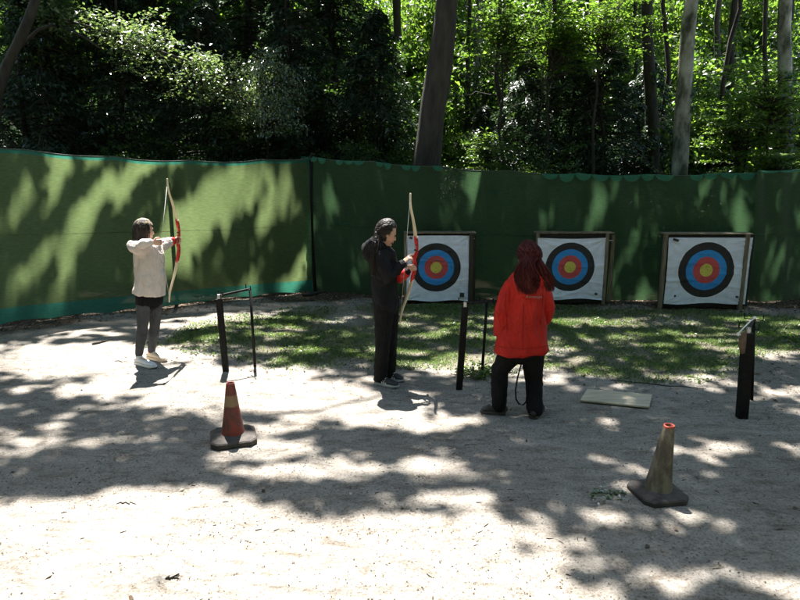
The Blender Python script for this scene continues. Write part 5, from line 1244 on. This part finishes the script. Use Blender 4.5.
def seam_on(pts_px, name, r_, mt, k=26):
    dg = bpy.context.evaluated_depsgraph_get(); dg.update(); out = []
    pts_px = np.array(pts_px, float); t = np.linspace(0, 1, len(pts_px)); tt = np.linspace(0, 1, k)
    o_ = Vector((0, 0, HC))-p3.location
    for x, y in zip(np.interp(tt, t, pts_px[:, 0]), np.interp(tt, t, pts_px[:, 1])):
        okk, l_, n_2, _ = jk_.ray_cast(o_, ray(x, y).normalized())
        if okk: out.append(l_+n_2*.0015)
    if len(out) > 4:
        V, F = tube_np([(np.array(out), np.full(len(out), r_))], 5); mesh_np(name, V, F, mt, jk_, smooth=True)
seam_on([(523.5, 304), (523, 328), (522.5, 350)], 'back_seam', .003, JKT2)
seam_on([(506, 293), (505, 305), (507, 322), (507, 332)], 'sleeve_seam', .004, JKT2)
seam_on([(543, 295), (542, 310), (540, 325)], 'sleeve_seam', .004, JKT2)
seam_on([(495, 346), (510, 348.5), (522, 349), (536, 348), (548, 345.5)], 'hem_stitching', .0028, JKT2)
# ------------------------------------------------------------------ ground cover
def in_gr(X, Y): return poly_sd(X, Y, GR)
def scatter(n, x0, x1, y0, y1): return RNG.uniform(x0, x1, n), RNG.uniform(y0, y1, n)
X, Y = scatter(420000, -3.6, 6.6, 6.0, 10.4)
sd_ = in_gr(X, Y)+.35*(gnoise(X, Y, .5, 9)-.5)+.25*(gnoise(X, Y, .16, 10)-.5)
dens = np.clip((sd_+.1)/.4, 0, 1)*np.clip(1.45-1.9*gnoise(X, Y, .8, 14), .04, 1)*np.clip(1.7*gnoise(X, Y, .22, 22)-.25, .05, 1)
k = RNG.random(len(X)) < np.clip(dens*1.15, 0, 1); X, Y = X[k], Y[k]; n = len(X)
Z = gz(X, Y); h = RNG.uniform(.008, .034, n); lean = RNG.normal(0, .6, (n, 2))*h[:, None]; a = RNG.uniform(0, np.pi, n); wv = RNG.uniform(.0035, .008, n)
bx, by = np.cos(a)*wv, np.sin(a)*wv
V = np.stack([np.stack([X-bx, Y-by, Z], 1), np.stack([X+bx, Y+by, Z], 1), np.stack([X+lean[:, 0], Y+lean[:, 1], Z+h], 1)], 1).reshape(-1, 3)
F = np.arange(n*3).reshape(-1, 3)
M['grass'] = leaf_mat('short_grass', [(0, (.06, .105, .04)), (.4, (.10, .165, .062)), (.75, (.14, .21, .085)), (.9, (.22, .21, .13)), (1, (.30, .27, .18))], trans=.35, gloss=.3, tint=(1.1, 1.2, .6))
o = mesh_np('grass', V, F, M['grass']); tag(o, 'sparse short grass of the range between the path and the targets', 'grass', kind='stuff')
# small flat weed leaves
X, Y = scatter(30000, -3.6, 6.6, 6.0, 10.4); sd_ = in_gr(X, Y); k = (sd_ > -.1) & (RNG.random(len(X)) < np.clip(2.2*gnoise(X, Y, .4, 31)-.9, 0, 1)); X, Y = X[k], Y[k]
V, F = leaf_verts(np.stack([X, Y, gz(X, Y)+.018], 1), RNG.uniform(.02, .045, len(X)), up_bias=1.6, asp=.8)
o = mesh_np('ground_cover', V, F, M['leaf_b']); tag(o, 'low clover-like leaves spread through the grass', 'ground cover', kind='stuff')
# litter: dry leaves, thick along the net and thin elsewhere
M['dry'] = leaf_mat('dry_leaf', [(0, (.05, .033, .02)), (.4, (.10, .07, .045)), (.8, (.20, .15, .10)), (1, (.35, .30, .22))], trans=.1, gloss=.2, tint=(1, .8, .5))
X1, Y1_ = scatter(60000, -7, 8, 7.0, 12.2); g_ = fenceY(X1)-Y1_; k = (RNG.random(len(X1)) < np.clip((.95-g_)/.5, 0, 1)*.55) & (g_ > -.8)
X2, Y2_ = scatter(16000, -6, 7, 2.4, 10); k2 = RNG.random(len(X2)) < .018+.45*(np.clip((X2-2.6)/2, 0, 1)*(Y2_ > 5.2))+.30*(np.abs(in_gr(X2, Y2_)) < .4)
X = np.r_[X1[k], X2[k2]]; Y = np.r_[Y1_[k], Y2_[k2]]
V, F = leaf_verts(np.stack([X, Y, gz(X, Y)+.008], 1), RNG.uniform(.018, .05, len(X)), up_bias=2.0, asp=.6)
o = mesh_np('leaf_litter', V, F, M['dry']); tag(o, 'brown leaf litter lying along the foot of the netting and on the path', 'leaf litter', kind='stuff')
# fine gravel + twigs bits
M['pebble'] = leaf_mat('pebble', [(0, (.12, .10, .085)), (.5, (.26, .235, .20)), (1, (.42, .40, .36))], trans=0, gloss=.2)
X, Y = scatter(26000, -5.5, 6, 2.4, 8.5); k = RNG.random(len(X)) < np.clip(6.5/Y**1.1, 0, 1)*np.clip(2*gnoise(X, Y, .5, 41)-.2, .1, 1); X, Y = X[k], Y[k]; n = len(X)
s = RNG.uniform(.0025, .0075, n)*np.where(RNG.random(n) < .03, 2.0, 1)
oc = np.array([[1, 0, 0], [0, 1, 0], [-1, 0, 0], [0, -1, 0], [0, 0, .8]]); rot = RNG.uniform(0, 6.28, n); c, q = np.cos(rot), np.sin(rot)
V = np.stack([np.stack([X+s*(o_[0]*c-o_[1]*q*.8), Y+s*(o_[0]*q+o_[1]*c*.8), gz(X, Y)+s*o_[2]+.0005], 1) for o_ in oc], 1).reshape(-1, 3)
i = np.arange(n)[:, None]*5; F = np.concatenate([i+np.array(t) for t in ([0, 1, 4], [1, 2, 4], [2, 3, 4], [3, 0, 4])])
o = mesh_np('gravel', V, F, M['pebble']); tag(o, 'fine loose gravel scattered over the dirt path', 'gravel', kind='stuff')
n = 420; X, Y = scatter(n*3, -5, 6, 2.4, 8); k = RNG.random(len(X)) < np.clip(2.2*gnoise(X, Y, .7, 51)-.7, .08, 1); X, Y = X[k][:n], Y[k][:n]
paths = []
for x, y in zip(X, Y):
    a = RNG.normal(0, .7); l = RNG.uniform(.010, .045); b = RNG.normal(0, .25)
    p = np.array([[x+l*t*math.cos(a+b*t), y+l*t*math.sin(a+b*t), 0] for t in (0, .35, .7, 1)]); p[:, 2] = gz(p[:, 0], p[:, 1])+.003; paths.append((p, np.array([.0022, .0024, .002, .0012])*RNG.uniform(.7, 1.3)))
V, F = tube_np(paths, 4); o = mesh_np('twig_debris', V, F, M['bark_dark']); tag(o, 'tiny twigs and bark crumbs strewn over the path', 'twigs', kind='stuff')
X, Y = scatter(60000, -5.5, 6, 2.4, 9.5); k = RNG.random(len(X)) < np.clip(2.4*gnoise(X, Y, .35, 71)-.75, .03, 1)*np.clip(5/Y, 0, 1); X, Y = X[k], Y[k]
V, F = leaf_verts(np.stack([X, Y, gz(X, Y)+.003], 1), RNG.uniform(.005, .018, len(X)), up_bias=2.5, asp=.55)
M['crumb'] = leaf_mat('bark_crumb', [(0, (.035, .026, .02)), (.6, (.09, .07, .05)), (1, (.20, .16, .12))], trans=0, gloss=.1)
o = mesh_np('leaf_crumbs', V, F, M['crumb']); tag(o, 'dark crumbs of leaf and bark drifted over the dirt path', 'leaf litter', kind='stuff')
# named sticks
def stick(px0, py0, px1, py1, r, label):
    a, b = gp(px0, py0), gp(px1, py1); n = 9; t = np.linspace(0, 1, n)[:, None]; P = np.array(a)+(np.array(b)-np.array(a))*t; P[:, :2] += RNG.normal(0, .012, (n, 2)); P[:, 2] = gz(P[:, 0], P[:, 1])+r*.8
    o0 = P[0].copy(); V, F = tube_np([(P-o0, r*np.array([.6, 1, 1.1, 1, .9, .8, .7, .55, .3]))], 7); o = mesh_np('fallen_twig', V, F, M['bark_dark'], smooth=True); o.location = o0; tag(o, label, 'twig')
stick(93, 344.5, 109, 341, .016, 'short dark stick on the path left of the archer in the pale sweatshirt')
stick(114, 361, 128, 362, .005, 'thin twig beside the white trainer')
stick(167, 580, 181, 580.5, .007, 'dark bark chip on the sunlit foreground')
stick(118, 503, 136, 503, .004, 'thin twig at the edge of the sunlit foreground')
stick(610, 380, 705, 388, .006, 'long thin branch lying along the edge of the grass behind the board')
stick(302, 296, 330, 292, .03, 'short dark log among the litter near the corner post')
stick(186, 331, 222, 326, .014, 'branch on the litter between the archer and the left bow stand')
# weeds
def weed(x, y, n, r, h, ls, label, mt, name='nettle_plant'):
    base = Vector((x, y, gzs(x, y))); root = thing(name, base, label, 'plant'); tw = []; LP = []
    for i in range(n):
        a = RNG.uniform(0, 6.28); q = r*math.sqrt(RNG.random()); b0_ = np.array([math.cos(a)*q, math.sin(a)*q, 0]); hh = h*RNG.uniform(.5, 1.1); e = b0_+np.array([RNG.normal()*.3*hh, RNG.normal()*.3*hh, hh]); p = wob(b0_, e, 5, .004)
        tw.append((p, np.linspace(.002, .001, 5)))
        for k_ in range(7):
            t = RNG.uniform(.25, 1); LP.append(b0_+(e-b0_)*t+RNG.normal(0, ls*.45, 3))
    LP = np.array(LP); LP[:, 2] = np.maximum(LP[:, 2], .008)
    V, F = leaf_verts(LP, ls*RNG.uniform(.6, 1.2, len(LP)), up_bias=1.3, asp=.65); mesh_np('leaves', V, F, mt, root); V, F = tube_np(tw, 4); mesh_np('stems', V, F, M['leaf'], root)
c = gp(476, 376); weed(c.x, c.y+.08, 60, .20, .10, .040, 'leafy green weeds growing round the foot of the middle bow stand', M['leaf_b'])
c = gp(500, 373); weed(c.x, c.y+.1, 30, .18, .06, .035, 'low weeds behind the feet of the person in red', M['leaf_b'])
c = gp(612, 499); weed(c.x, c.y, 14, .13, .025, .030, 'flattened green weed on the path left of the tan cone', M['leaf_gloss'])
c = gp(780, 338); weed(c.x, c.y, 24, .25, .05, .04, 'patch of weeds beyond the right bow stand', M['leaf_b'])

# ------------------------------------------------------------------ tell look-alikes apart
ORD = ['first', 'second', 'third', 'fourth', 'fifth', 'sixth', 'seventh', 'eighth', 'ninth', 'tenth', 'eleventh', 'twelfth', 'thirteenth', 'fourteenth', 'fifteenth', 'sixteenth', 'seventeenth', 'eighteenth', 'nineteenth', 'twentieth', 'twenty-first', 'twenty-second', 'twenty-third', 'twenty-fourth', 'twenty-fifth', 'twenty-sixth']
by = {}
for o in list(SC.collection.objects):
    if o.parent is None and 'label' in o and 'group' in o: by.setdefault(o['label'], []).append(o)
for lab, obs in by.items():
    if len(obs) < 2 or 'distance' in lab: continue
    obs.sort(key=lambda o: o.location.x/max(o.location.y, .1))
    for i, o in enumerate(obs): o['label'] = ORD[min(i, 25)] + ' from left: ' + lab
